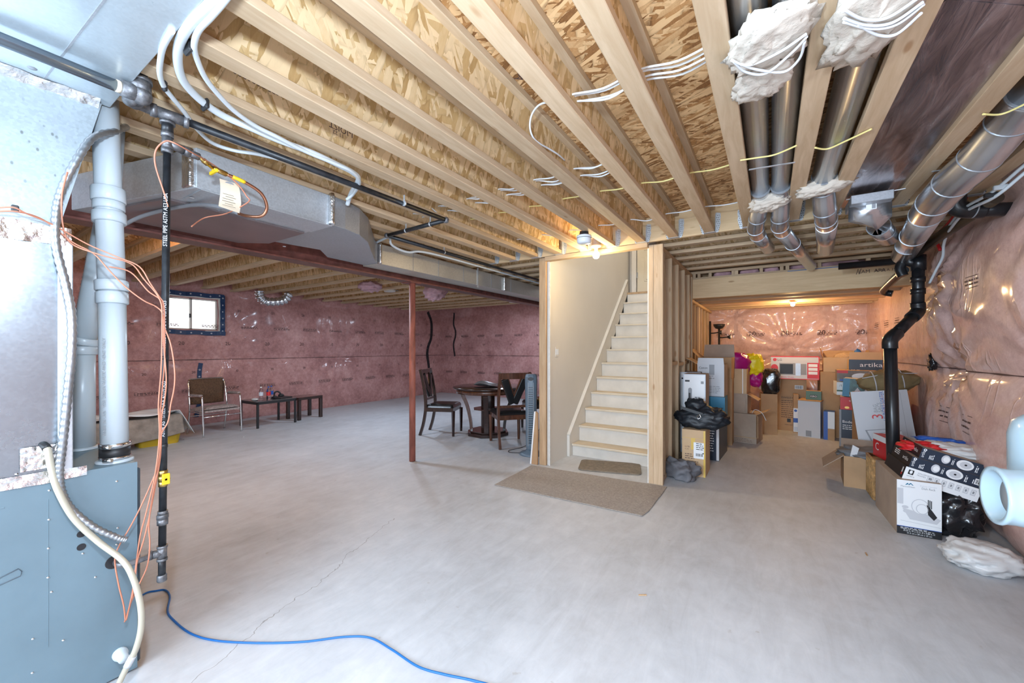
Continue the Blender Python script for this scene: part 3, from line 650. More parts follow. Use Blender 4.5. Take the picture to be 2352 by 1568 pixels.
c = U(30, 480, X=-2.27); MB().box(c.x-.01, c.x+.02, c.y-.006, c.y+.012, c.z-.012, c.z+.012).build('cable_clip', m_clip, pl, bevel=.003)
od = thing('overhead_duct', 'smooth pale sheet metal duct right under the joists at upper left', 'duct', (-1.6, .2, 2.39))
MB().box(-2.36, -.9, -.6, .49, 2.385, 2.415).build('sheet', galv('smooth_duct_sheet', (.60, .68, .73), .3, sp=.12), od, bevel=.003)
b = MB().beam((-2.34, .30, 2.3845), (-.9, .36, 2.3845), .006, .002); b.build('seam', m_galvd, od)
c = U(74, 157, Z=2.384); MB().lathe([(.0, -.002), (.010, -.002), (.013, .001)], tuple(c), 16).build('rivet', m_galvd, od)
# trunk duct
tr = thing('trunk_duct', 'long galvanized trunk duct hanging beside the steel beam with curved offset', 'duct', (-3, 3, 2.2))
zb, zt = 2.195, 2.405
near = [(-2.50, .84), (-2.52, 1.60), (-3.3, 1.60), (-3.49, 1.45), (-3.535, .565)]
bend = [(-2.515, 1.602), (-2.525, 1.72), (-2.57, 1.87), (-2.695, 2.04), (-3.20, 2.50), (-3.265, 2.585), (-3.46, 2.585), (-3.445, 2.16), (-3.24, 1.965), (-3.30, 1.602)]
far = [(-3.27, 2.60), (-3.27, 9.05), (-3.52, 9.05), (-3.52, 2.60)]
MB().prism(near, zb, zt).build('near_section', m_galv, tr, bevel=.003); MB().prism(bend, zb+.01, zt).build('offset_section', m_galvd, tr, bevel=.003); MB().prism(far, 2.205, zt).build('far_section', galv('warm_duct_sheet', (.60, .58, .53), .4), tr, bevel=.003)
MB().prism([(-2.80, .80), (-2.80, 1.58), (-3.3, 1.58), (-3.48, 1.44), (-3.48, .64)], zb-.012, zb-.0005).build('underside_panel', M('reflection_tinted_sheet', (.30, .25, .25), .3, .6, var=.15, vs=3), tr)  # reddish reflection under the trunk is put into this panel's colour
b = MB().box(-2.75, -2.497, .86, 1.6, zb-.006, zb-.0005); b.build('drive_cleat', m_galv, tr)
for y in (1.15, 1.36): MB().beam((-2.75, y-.09, zb-.002), (-3.49, y-.23, zb-.002), .006, .003).build('seam', m_galv, tr)
for y in (3.05, 3.45, 3.9, 4.5, 5.0): MB().box(-3.2695, -3.2665, y, y+.006, 2.206, zt).build('standing_seam', m_galvd, tr)
for y in (4.18, 6.0): MB().box(-3.27, -3.263, y, y+.03, 2.17, 2.43).build('hanger_strap', m_galv, tr)
for (p, q) in (((-2.508, 1.60, 2.20), (-2.508, 1.60, 2.41)), ((-3.26, 2.60, 2.20), (-3.26, 2.60, 2.41)), ((-3.262, 4.8, 2.20), (-3.262, 4.8, 2.41))):
    b = MB(); P_ = [Vector(p).lerp(Vector(q), k/10)+Vector((.006+.004*mnoise.noise(Vector((k, p[1], 0))), 0, 0)) for k in range(11)]; b.tube(P_, .016, 8, 0, flat=1.6).build('foil_tape', m_foil, tr)
MB().box(-2.62, -2.515, .812, .86, 2.20, 2.40).build('foil_collar', m_foil, tr, bevel=.01, seg=2)
for (px, py) in ((440, 455), (653, 566)):
    c = U(px, py, Z=zb-.013); MB().lathe([(0, -.002), (.010, -.002), (.013, .001)], tuple(c), 14).build('rivet', m_galv, tr)
# vent pipes
def couple(b, p, q, r, m=0): b.cyl(p, q, r, 28, m)
pv = thing('vent_pipe', 'front white plastic vent pipe clamped to furnace corner with several couplings', 'pipe', (-2.34, .50, .88))
A = Vector((-2.34, .50, .89)); Bm = Vector((-2.37, .497, 1.62)); Bt = Vector((-2.435, .485, 2.6))
b = MB().tube([A, Bm], .0445, 28); b.text('MADE IN USA   FOR DRAIN WASTE AND VENT ONLY', (A.x+.034, A.y-.034, 1.0), (-.02, 0, 1), (-.7, -.7, 0), .017, 1); b.build('lower_pipe', [m_pvc, m_mid], pv)
b = MB().tube([Bm, Bt], .0445, 28); b.text('MADE IN USA', Bm.lerp(Bt, .62)+Vector((.020, -.044, 0)), (-.066, 0, 1), (-1, -.3, 0), .03, 1); b.build('upper_pipe', [m_pvc, m_mid], pv)
for (z0, z1, r) in ((1.55, 1.60, .052), (1.605, 1.65, .054), (1.90, 1.945, .055), (1.955, 1.99, .052), (1.99, 2.05, .056)):
    f = lambda z: Bm.lerp(Bt, (z-Bm.z)/(Bt.z-Bm.z)); MB().cyl(f(z0), f(z1), r, 28).build('coupling', m_pvc, pv, bevel=.003)
MB().cyl((-2.34, .50, .90), (-2.34, .50, .94), .049, 28).build('rubber_boot', m_clip, pv); MB().cyl((-2.34, .50, .945), (-2.34, .50, .962), .0505, 28).cyl((-2.29, .455, .954), (-2.27, .47, .954), .008, 8).build('hose_clamp', m_chrome, pv)
MB().cyl((-2.34, .50, .895), (-2.34, .50, .905), .0505, 28).cyl((-2.29, .455, .90), (-2.265, .475, .90), .007, 8).build('hose_clamp', m_chrome, pv)
MB().lathe([(.06, .881), (.06, .889), (.045, .892)], (-2.34, .50, 0), 28).build('flange', m_pvc, pv)
pv2 = thing('vent_pipe', 'rear white plastic vent pipe bending behind the front one, printed along its slant', 'pipe', (-2.75, .477, .88))
A = Vector((-2.755, .477, .89)); Bm = Vector((-2.755, .477, 1.37)); Cc = Vector((-2.70, .55, 1.98)); Dd = Vector((-2.72, .58, 2.6))
MB().tube([A, Bm], .0445, 28).build('lower_pipe', m_pvc, pv2)
b = MB().tube([Bm, Cc], .0445, 28); dd = (Cc-Bm).normalized(); b.text('CLASS II / 2500 CL.II 65 30 2.0 NW', Bm+dd*.06+Vector((.004, -.0455, 0)), dd, (-1, 0, .2), .026, 1); b.build('slanted_pipe', [m_pvc, m_mid], pv2)
MB().tube([Cc, Dd], .0445, 28).build('upper_pipe', m_pvc, pv2)
for (p, q, r) in (((-2.755, .477, 1.33), (-2.755, .477, 1.37), .052), ((-2.752, .48, 1.378), (-2.748, .486, 1.41), .054), ((-2.70, .55, 1.96), (-2.70, .552, 2.02), .054), ((-2.707, .56, 2.03), (-2.71, .565, 2.10), .052)): MB().cyl(p, q, r, 28).build('coupling', m_pvc, pv2, bevel=.003)
MB().lathe([(.06, .881), (.06, .889), (.045, .892)], (-2.755, .477, 0), 28).build('flange', m_pvc, pv2)
# gas piping
gx, gy = -2.195, .615
gs = thing('gas_pipe', 'black iron gas pipe dropping beside the furnace and running under the joists', 'pipe', (gx, gy, 0))
g = lambda z: Vector((gx-.012+.006*z, gy+.008*z, z))
b = MB().tube([g(.48), g(2.22)], .0134, 18); [b.text(s_, g(z_)+Vector((.0140, -.0005, 0)), (.006, .008, 1), (-.27, -.96, 0), q_, 1) for s_, z_, q_ in (('ASTM A53 STEEL USA ASTM A53', .98, .017), ('STEEL MADE IN USA A53', 1.36, .019), ('STEEL PIPE ASTM A53 USA', 1.80, .020))]; b.build('riser', [m_iron, m_ltgrey], gs)
MB().tube([g(.365), g(.47)], .0134, 18).build('drip_leg', m_iron, gs); MB().cyl(g(.355), g(.385), .0175, 16).build('cap', m_fit, gs, bevel=.003)
b = MB().cyl(g(.445), g(.455), .019, 16).cyl(g(.455), g(.50), .0165, 16).cyl(g(.50), g(.51), .019, 16).cyl(g(.4775), g(.4775)+Vector((-.012, -.035, 0)), .0165, 16).cyl(g(.4775)+Vector((-.012, -.03, 0)), g(.4775)+Vector((-.014, -.042, 0)), .019, 16); b.build('tee', m_fit, gs)
MB().tube(spline([g(.4775)+Vector((-.01, -.04, 0)), (-2.205, .53, .478), (-2.205, .505, .478), (-2.225, .487, .482), (-2.25, .485, .485)], 5), .0125, 14).build('branch', m_fit, gs)
MB().cyl(g(.60), g(.625), .020, 8).cyl(g(.625), g(.645), .0215, 6).cyl(g(.645), g(.66), .018, 12).build('union', m_fit, gs)
vz = .80
MB().cyl(g(vz-.035), g(vz-.012), .0165, 8).cyl(g(vz-.012), g(vz+.012), .0175, 16).cyl(g(vz+.012), g(vz+.035), .0165, 8).cyl(g(vz), g(vz)+Vector((.03, .012, 0)), .006, 8).build('valve_body', m_brass, gs)
MB().box(.026, .036, -.012, .014, -.022, .024, T=Matrix.Translation(g(vz))).box(.022, .036, -.006, .006, -.006, .006, T=Matrix.Translation(g(vz))).build('valve_handle', m_yel, gs, bevel=.002)
for z in (.94, 1.055, 1.32): MB().cyl(g(z-.008), g(z+.008), .0148, 14).build('cable_tie', m_clip, gs)
top = g(2.365)
b = MB().cyl(g(2.205), g(2.225), .021, 18).cyl(g(2.225), g(2.275), .019, 18).cyl(g(2.275), g(2.295), .022, 18).cyl(g(2.25), g(2.25)+Vector((-.02, .065, 0)), .018, 16).cyl(g(2.25)+Vector((-.02, .06, 0)), g(2.25)+Vector((-.026, .085, 0)), .0205, 16).cyl(g(2.25)+Vector((-.026, .085, 0)), g(2.25)+Vector((-.034, .125, 0)), .0165, 10); b.build('reducing_tee', m_fit, gs)
MB().tube([g(2.29), g(2.345)], .0205, 18).build('nipple', m_iron, gs)
b = MB().cyl(g(2.33), g(2.345), .027, 20).cyl(g(2.345), g(2.375), .023, 20).cyl(top+Vector((.01, -.05, 0)), top+Vector((.02, .06, 0)), .023, 20).cyl(top+Vector((.018, .05, 0)), top+Vector((.022, .068, 0)), .027, 20).cyl(top+Vector((.008, -.06, 0)), top+Vector((.012, -.04, 0)), .027, 20); b.build('main_tee', m_fit, gs)
run1 = [top+Vector((.022, .065, 0)), Vector((-2.125, 2.31, 2.362))]
MB().tube(run1, .0168, 18).build('main_run', m_iron, gs)
el = Vector((-2.125, 2.325, 2.362)); el2 = Vector((-2.855, 2.36, 2.362))
MB().blob(el, (.026, .026, .024), 16, 10, 0).blob(el2, (.025, .025, .024), 16, 10, 0).build('elbow', m_fit, gs)
MB().tube([el, el2], .0168, 18).build('cross_run', m_iron, gs); MB().tube([el2, Vector((-2.86, 4.0, 2.366)), Vector((-2.86, 9.0, 2.366))], .0168, 18).build('far_run', m_iron, gs)
for (p) in ((-2.122, 1.9, 2.362), (-2.3, 2.333, 2.362), (-2.6, 2.348, 2.362), (-2.858, 3.1, 2.364)): MB().cyl((p[0]-.006 if p[1] > 2.33 and p[1] < 2.4 else p[0], p[1]-(0 if 2.33 < p[1] < 2.4 else .006), p[2]), (p[0]+.006 if p[1] > 2.33 and p[1] < 2.4 else p[0], p[1]+(0 if 2.33 < p[1] < 2.4 else .006), p[2]), .0185, 16).box(p[0]-.006, p[0]+.006, p[1]-.002, p[1]+.002, p[2]+.017, ZJ).build('pipe_hook', m_galv, gs)
# upper elbows toward the blued pipe
pA = Vector((-2.07, .515, 2.352)); pB = Vector((-2.15, .56, 2.33))
MB().tube(spline([top+Vector((.008, -.055, 0)), (-2.17, .535, 2.36), (-2.14, .50, 2.345), (-2.10, .495, 2.335), (-2.075, .505, 2.345)], 5), .022, 16).build('street_elbow', m_fit, gs)
MB().blob(pA, (.036, .036, .036), 22, 14, 0).cyl(pA, pA+Vector((0, 0, .065)), .033, 20).cyl(pA+Vector((0, 0, .05)), pA+Vector((0, 0, .065)), .036, 20).cyl(pA, pA+Vector((.005, -.06, -.003)), .030, 20).cyl(pA, pA+Vector((-.085, .0, .0)), .027, 16).build('side_outlet_elbow', m_fit, gs)
MB().tube([pA+Vector((.003, -.05, -.003)), Vector((-2.065, -.4, 2.352))], .0211, 20).build('supply_run', m_blued, gs)
MB().cyl(pA+Vector((.004, -.058, -.003)), pA+Vector((.0055, -.072, -.003)), .022, 18).build('thread_paste', m_paper, gs)
MB().tube([pA+Vector((0, 0, .06)), pA+Vector((.004, 0, .30))], .0211, 18).build('upper_riser', m_iron, gs)
# fireplace branch: brass valve, copper line and tag
q0 = g(2.25)+Vector((-.034, .125, 0))
fb = thing('copper_gas_line', 'coiled copper gas line with yellow valve and sleeves near the trunk duct', 'pipe', q0)
q1 = Vector((-2.27, .83, 2.235)); q2 = Vector((-2.275, .89, 2.228))
MB().cyl(q0, q1, .009, 10).cyl(q0.lerp(q1, .3), q0.lerp(q1, .6), .0125, 6).cyl(q1, q2, .012, 6).build('flare_fittings', m_brass, fb)
MB().box(-.03, .045, -.006, .006, -.028, -.012, T=Matrix.Translation(q1)).cyl(q1, q1+Vector((0, 0, -.02)), .006, 8).build('valve_handle', m_yel, fb, bevel=.003)
P_ = spline([q2, (-2.27, .97, 2.215), (-2.275, 1.05, 2.185), (-2.30, 1.09, 2.13), (-2.34, 1.08, 2.085), (-2.42, 1.03, 2.09), (-2.56, .97, 2.145), (-2.8, .9, 2.178), (-3.2, .8, 2.16), (-3.5, .74, 2.10)], 8)
MB().tube(P_[:44], .008, 12).build('copper_tube', m_copper, fb); MB().tube(P_[42:], .011, 12).build('grey_sleeve', m_mid, fb)
MB().tube(P_[3:9], .0095, 12).build('yellow_sleeve', m_yel, fb)
tg = MB()
def tagf(a, c):
    p = Vector((-2.285+.0*a, .862+.085*a, 2.20-.135*c)); p.x += .012*math.sin(c*4)-.03*max(0, c-.75)*4*a; p.y += .02*c*c*a; return p
tg.grid(tagf, 8, 10, 0)
tg.lathe([(0, 0), (.026, 0)], (-2.2805, .905, 2.172), 20, 1, False, 'x')
to = (-2.279, .893, 2.163); tg.text('FP', to, (.0, 1, .12), (0, -.1, 1), .026, 2)
for k in range(7): tg.add([(-2.276+.004*math.sin(k), .872+.012*(k % 3 == 2), 2.14-.011*k), (-2.276+.004*math.sin(k), .93-.01*(k % 2), 2.14-.011*k), (-2.276+.004*math.sin(k), .93-.01*(k % 2), 2.1385-.011*k), (-2.276+.004*math.sin(k), .872+.012*(k % 3 == 2), 2.1385-.011*k)], [(0, 1, 2, 3)], 2)
tag(tg.build('paper_tag', [m_paper, m_mid, m_black]), 'curling cream paper tag with FP on grey dot hanging below the yellow valve', 'tag')
# thin control wires
def cable(name, label, cat, pts, r, mat, group=None, sub=6, n=8, **k):
    P_ = spline(path(pts, **k) if not isinstance(pts[0], Vector) else pts, sub)
    return tag(MB().tube(P_, r, n).build(name, mat), label, cat, group)
cable('thermostat_cable', 'red-brown control wire arching from tee over the riser pipe near paper tag', 'cable', [(386, 475, 1.72), (376, 440, 1.71), (357, 380, 1.69), (358, 345, 1.68), (378, 325, 1.67), (400, 328, 1.66), (440, 350, 1.74), (480, 372, 1.9), (520, 400, 2.0), (548, 425, 2.0), (566, 450, 2.0), (570, 464, 2.02), (520, 490, 2.1), (470, 500, 2.1), (440, 520, 2.0)], .0032, m_cuwire)
WR = [
 ('uppermost red-brown wire crossing from the plenum clip to the riser pipe', [(-15, 478, 1.35), (30, 476, 1.37), (60, 490, 1.4), (120, 515, 1.47), (200, 560, 1.55), (270, 590, 1.58), (320, 612, 1.62), (345, 650, 1.64), (365, 680, 1.66), (376, 700, 1.67), (378, 760, 1.67), (378, 830, 1.67), (372, 900, 1.67), (368, 960, 1.67), (370, 1010, 1.67), (362, 1070, 1.66), (345, 1115, 1.65), (320, 1170, 1.63), (296, 1215, 1.62), (275, 1250, 1.6), (264, 1285, 1.59), (272, 1340, 1.59), (284, 1390, 1.6), (288, 1425, 1.61)]),
 ('red-brown wire looping lowest across the vent pipes before the riser', [(-15, 486, 1.35), (40, 486, 1.38), (100, 505, 1.46), (165, 555, 1.52), (215, 582, 1.55), (250, 620, 1.57), (290, 660, 1.6), (330, 690, 1.63), (360, 705, 1.66), (374, 725, 1.67), (376, 790, 1.67), (382, 870, 1.66), (378, 920, 1.67), (371, 960, 1.67), (369, 1040, 1.67), (358, 1110, 1.66), (342, 1190, 1.64), (330, 1240, 1.63), (315, 1290, 1.62), (308, 1350, 1.62), (296, 1400, 1.62), (286, 1428, 1.61)]),
 ('red-brown wire bowing out to the right of the black riser pipe', [(250, 612, 1.57), (300, 625, 1.62), (340, 668, 1.65), (370, 692, 1.67), (374, 740, 1.67), (392, 790, 1.68), (401, 850, 1.68), (400, 890, 1.68), (392, 930, 1.68), (386, 968, 1.68), (370, 1000, 1.67), (366, 1060, 1.67), (352, 1130, 1.65), (342, 1200, 1.64), (344, 1250, 1.64), (338, 1300, 1.63), (318, 1345, 1.63), (300, 1385, 1.62), (289, 1420, 1.61)]),
 ('red-brown wire hanging straight down the left side of the riser pipe', [(155, 395, 1.5), (142, 450, 1.49), (145, 520, 1.5), (165, 560, 1.52), (230, 585, 1.55), (300, 605, 1.61), (330, 640, 1.64), (368, 690, 1.66), (372, 750, 1.66), (370, 850, 1.66), (364, 930, 1.66), (366, 1000, 1.66), (356, 1090, 1.65), (335, 1180, 1.63), (322, 1230, 1.63), (312, 1300, 1.62), (304, 1360, 1.62), (290, 1424, 1.61)])]
for lb, pts in WR: cable('thermostat_cable', lb, 'cable', pts, .0026, m_cuwire, 'control wires at the furnace')
# flexible conduit and condensate hoses
P_ = spline(path([(300, 285, 2.0), (270, 300, 1.75), (215, 315, 1.6), (175, 370, 1.53), (140, 440, 1.50), (128, 500, 1.485), (130, 570, 1.48), (150, 650, 1.48), (164, 720, 1.48), (165, 800, 1.48), (158, 880, 1.48), (150, 960, 1.48), (142, 1030, 1.48), (136, 1085, 1.48), (142, 1130, 1.49), (165, 1170, 1.51), (215, 1210, 1.545), (265, 1233, 1.585), (290, 1240, 1.605)]), 14)
tag(MB().tube(P_, .012, 12, rf=lambda t: .0125+.0016*math.sin(t*len(P_)*2.05)).build('flexible_conduit', galv('ribbed_steel', (.40, .42, .44), .35, metal=.8)), 'ribbed steel flexible conduit looping down in front of the coil cabinet', 'conduit')
hs = thing('condensate_hose', 'beige condensate hose curving from coil cabinet past furnace corner to the floor', 'hose', U(103, 1030, X=FX))
P_ = spline(path([(92, 1018, 1.475), (108, 1030, 1.46), (118, 1075, 1.465), (133, 1125, 1.475), (170, 1190, 1.505), (225, 1243, 1.545), (280, 1285, 1.565), (305, 1325, 1.56), (322, 1385, 1.56), (324, 1440, 1.56), (312, 1490, 1.555), (292, 1530, 1.55), (268, 1580, 1.54)]), 8)
MB().tube(P_[4:], .0105, 14).build('hose', m_beige, hs); MB().tube(P_[:9], .0125, 14).build('elbow', m_clip, hs); MB().cyl(P_[0], P_[0]+Vector((-.03, 0, 0)), .016, 16).build('drain_stub', m_pvc, hs); MB().tube(P_[-14:-8], .0125, 14).build('splice', m_ltgrey, hs)
cable('blue_cable', 'blue air hose snaking across the concrete floor from the furnace', 'hose', [(290, 1400), (330, 1364), (360, 1356), (380, 1355), (390, 1370), (385, 1403), (400, 1425), (440, 1455), (500, 1471), (600, 1476), (700, 1473), (790, 1462), (850, 1464), (900, 1491), (960, 1530), (1020, 1548), (1090, 1563), (1180, 1590), (1260, 1640)], .0045, m_blue, None, 8, 10, Z=.005)
# white water tubing
cable('water_tube', 'thickest white water tube sweeping down the joists beside the smooth overhead duct', 'tube', [(520, -40), (491, 0), (443, 48), (415, 92), (408, 137), (418, 179), (440, 210), (472, 239), (517, 268), (574, 293), (640, 322), (720, 352), (775, 378), (810, 396), (823, 413), (806, 445, 2.72), (798, 470, 2.8)], .0145, m_pex, None, 6, 14, Z=2.385)
cable('water_tube', 'middle white water tube curving along the joists into the duct corner strap', 'tube', [(545, -40), (517, 0), (485, 38), (456, 70), (446, 105), (453, 137), (472, 179), (504, 220), (542, 258), (590, 291), (640, 316), (700, 347), (770, 376), (808, 394), (826, 418), (812, 445, 2.68), (796, 458, 2.72)], .0095, m_pex, None, 6, 12, Z=2.375)
cable('water_tube', 'thin white water tube hanging nearest the gas fittings and bending over the trunk duct', 'tube', [(395, 70), (376, 105), (369, 134), (367, 169), (376, 198), (395, 223), (424, 258), (453, 297), (488, 328), (536, 345), (587, 353), (640, 365)], .009, m_pex, None, 6, 12, Z=2.38)
for (px, py, lb) in ((433, 108, 'black double clamp pairing the white water tubes near the overhead duct'), (378, 197, 'black clip holding the thin white tube to a joist'), (471, 240, 'black square clip on the thick white tube below the double clamp')):
    c = U(px, py, Z=2.385); w = .055 if 'double' in lb else .022
    tag(MB().box(c.x-w/2, c.x+w/2, c.y-.008, c.y+.008, c.z-.022, c.z+.02).build('pipe_clip', m_clip, bevel=.006), lb, 'clip')
cable('grey_cable', 'pale cable running along the joist above the black gas pipe', 'cable', [(640, 335, 2.35), (700, 362, 2.5), (828, 402, 2.75), (900, 434, 2.95), (950, 462, 3.1), (985, 474, 3.2), (1005, 490, 3.25)], .005, m_cabw)
P_ = spline([Vector((-3.24, 2.55, 2.40)), Vector((-3.0, 2.50, 2.40)), Vector((-2.98, 2.52, 2.33)), Vector((-2.97, 2.7, 2.30)), Vector((-2.95, 3.0, 2.345)), Vector((-2.93, 4.2, 2.345)), Vector((-2.93, 6.5, 2.345))], 6)
tag(MB().tube(P_, .011, 12).build('water_tube', m_pex), 'white tube dropping beside the duct offset and running along black gas pipe', 'tube')
# ================================================================== CABLES THROUGH THE JOISTS
def run(name, label, y, x0, x1, mat, r=.0048, z=2.545, sag=.03, dy=.0, seed=0, group=None):
    q = random.Random(seed); P_ = []
    x = x0; xs = sorted([a for a in JX if x0 < a < x1]+[x0, x1])
    for i, a in enumerate(xs):
        P_.append(Vector((a, y+dy*(a-x0), z+q.uniform(-.004, .004))))
        if i < len(xs)-1: P_.append(Vector(((a+xs[i+1])/2, y+dy*((a+xs[i+1])/2-x0)+q.uniform(-.025, .025), z-sag*q.uniform(.5, 1.2))))
    return tag(MB().tube(spline(P_, 5), r, 8).build(name, mat), label, 'cable', group)
NM = ('nearest the camera', 'second', 'third', 'farthest from the camera')
for i in range(4): run('electric_cable', f'white electric cable ending at the fibre wad, {NM[i]} of four', 1.70+.028*i, -.79, .11, m_cabw, seed=i, z=2.54+.008*(i % 2), dy=.03, group='white cables by the fibre wad')
for i in range(4): run('electric_cable', f'white electric cable through the middle joists, {NM[i]} of four', 2.43+.03*i+(.05 if i > 1 else 0), -2.85, -.80, m_cabw, seed=10+i, z=2.53+.01*(i % 2), dy=-.02, group='white cables through the middle joists')
run('yellow_cable', 'yellow electric cable threaded through the joists from the centre to the stairs', 2.82, -2.85, -.10, m_caby, .005, 2.54, .02, .03, 31)
run('white_cable', 'single white cable through the joists just before the hangers', 3.62, -2.7, .0, m_cabw, .005, 2.54, .025, .02, 32)
cable('hanging_cable', 'white cable drooping down a joist web in a loose curve', 'cable', [(1300, 215, 1.83), (1270, 232, 1.93), (1240, 240, 1.99), (1222, 262, 2.05), (1217, 290, 2.07), (1224, 315, 2.1), (1240, 330, 2.15), (1258, 340, 2.22), (1281, 354, 2.31), (1297, 368, 2.42)], .005, m_cabw)
for i, (pts, lb) in enumerate((([(1700, 368), (1740, 362), (1780, 355), (1830, 334)], 'yellow cable sagging under the twin round ducts'), ([(1872, 339), (1900, 342), (1940, 325), (2002, 296)], 'yellow cable sagging under the single round duct'), ([(2258, 262), (2300, 262), (2352, 240), (2420, 205)], 'yellow cable sagging under the big right hand duct'))):
    cable('yellow_cable', lb, 'cable', pts, .0045, m_caby, Z=2.412)
for i, (a, c, lb) in enumerate((((1720, 390), (1826, 373), 'grey steel strap bar under the twin round ducts'), ((1944, 459), (2080, 433), 'grey steel bar under the panned metal sheet by the boot'), ((2140, 394), (2234, 381), 'grey steel bar under the big right hand duct'))):
    tag(MB().beam(U(*a, Z=2.416), U(*c, Z=2.416), .014, .003).build('support_strap', m_galv), lb, 'strap')
# ================================================================== ROUND DUCTS
def duct(name, label, pts, r, sub=1, rings=(), mat=None, sections=()):
    t = thing(name, label, 'duct', pts[0])
    P_ = spline(pts, sub) if sub > 1 else [Vector(p) for p in pts]
    MB().tube(P_, r, 28).build('duct_run', mat or m_duct, t); return t, P_
def ring(t, p, d, r, w=.006): d = Vector(d).normalized(); p = Vector(p); MB().cyl(p-d*w*.7, p+d*w*.7, r-.0015, 28).build('crimp_ring', m_galvd, t)
def elbowed(t, pts, r, seg=6):
    P_ = spline(pts, seg); MB().tube(P_, r, 28).build('elbow', m_duct, t)
    for k in range(seg, len(P_)-1, seg): ring(t, P_[k], P_[k+1]-P_[k-1], r+.004, .004)
    ring(t, P_[0], P_[1]-P_[0], r+.004); ring(t, P_[-1], P_[-1]-P_[-2], r+.003)
zc = 2.485
t, P_ = duct('round_duct', 'left one of twin round steel ducts between the joists above the fibre wad', [(-.061, -1.5, zc), (-.061, 3.35, zc)], .054)
elbowed(t, [(-.06, 3.30, 2.475), (-.06, 3.46, 2.44), (-.085, 3.60, 2.36), (-.10, 3.76, 2.325), (-.09, 3.95, 2.318)], .058); MB().tube([(-.09, 3.94, 2.318), (-.02, 4.62, 2.34)], .0565, 28).build('tail_pipe', m_duct, t)
t, P_ = duct('round_duct', 'right one of twin round steel ducts, its tail angling far past the header', [(.058, -1.5, zc), (.058, 3.35, zc)], .054)
elbowed(t, [(.06, 3.30, 2.475), (.065, 3.46, 2.43), (.06, 3.60, 2.34), (.062, 3.74, 2.312), (.08, 3.90, 2.31)], .058); MB().tube([(.08, 3.89, 2.31), (.40, 5.86, 2.335)], .0565, 28).build('tail_pipe', m_duct, t); ring(t, (.17, 4.45, 2.317), (.32, 1.96, .02), .063, .003)
t, P_ = duct('round_duct', 'single round steel duct in the joist bay right of the twin ducts', [(.275, -1.5, 2.48), (.29, 3.3, 2.48)], .064)
elbowed(t, [(.29, 3.25, 2.475), (.30, 3.40, 2.43), (.32, 3.54, 2.33), (.34, 3.68, 2.30), (.355, 3.82, 2.298)], .066); MB().tube([(.355, 3.81, 2.298), (.455, 4.98, 2.335)], .068, 28).build('tail_pipe', m_duct, t)
t, P_ = duct('round_duct', 'big round steel duct at the right, bending down past the black drain pipes', [(.975, -1.5, 2.50), (.975, 2.75, 2.50)], .085)
elbowed(t, [(.975, 2.72, 2.495), (.965, 2.90, 2.45), (.925, 3.10, 2.365), (.88, 3.30, 2.315), (.87, 3.55, 2.285), (.89, 3.80, 2.275)], .092); MB().tube([(.89, 3.79, 2.275), (1.06, 5.2, 2.25)], .088, 28).build('tail_pipe', m_duct, t); ring(t, (.96, 4.4, 2.262), (.17, 1.4, -.02), .091, .004); ring(t, (1.0, 4.75, 2.257), (.17, 1.4, -.02), .090, .003)
for (px, py, yy, lb, rr) in ((1703, 505, 0, '', 0),): pass
# boot under the panned sheet
bt = thing('duct_boot', 'sheet metal boot tapering to a round pipe under the panned joist bay', 'duct', (.58, 3.9, 2.3))
vs = [(.47, 3.62, 2.415), (.69, 3.62, 2.415), (.69, 3.80, 2.415), (.47, 3.80, 2.415)]
MB().box(.47, .69, 3.60, 3.86, 2.36, 2.42).build('collar', m_galvd, bt, bevel=.003)
ce = Vector((.70, 4.12, 2.305)); dr_ = Vector((.28, .86, -.03)).normalized(); u = dr_.cross(Vector((0, 0, 1))).normalized(); w_ = u.cross(dr_)
n = 24; va = []; vb = []
for k in range(n):
    a = 2*PI*k/n; ca, sa = math.cos(a), math.sin(a); mx = max(abs(ca), abs(sa))
    va.append(Vector((.58+.115*ca/mx, 3.68, 2.335+.075*sa/mx))); vb.append(ce+u*ca*-.072+w_*sa*.072)
MB().add(va+vb, [(k, (k+1) % n, n+(k+1) % n, n+k) for k in range(n)]+[tuple(range(n))[::-1]], 0, True).build('transition', m_duct, bt)
MB().tube([ce, ce+dr_*.42], .071, 28).build('round_pipe', m_duct, bt); ring(bt, ce+dr_*.2, dr_, .073, .003); ring(bt, ce, dr_, .075, .005)
c = Vector((.585, 3.672, 2.345)); 
b = MB(); b.box(.56, .615, 3.674, 3.676, 2.325, 2.365); b.box(.59, .61, 3.672, 3.6745, 2.33, 2.36, 1); b.build('sticker', [m_white, m_mid], bt)
tag(MB().box(.447, .742, -1.6, 4.05, 2.45, 2.455).build('panned_sheet', m_pan), 'dark reflective sheet metal closing the joist bay at upper right', 'sheet metal')
b = MB().beam((.447, 1.80, 2.4485), (.742, 2.03, 2.4485), .05, .002); tag(b.build('sheet_seam', m_pan), 'folded seam strip across the dark panned sheet overhead', 'seam')
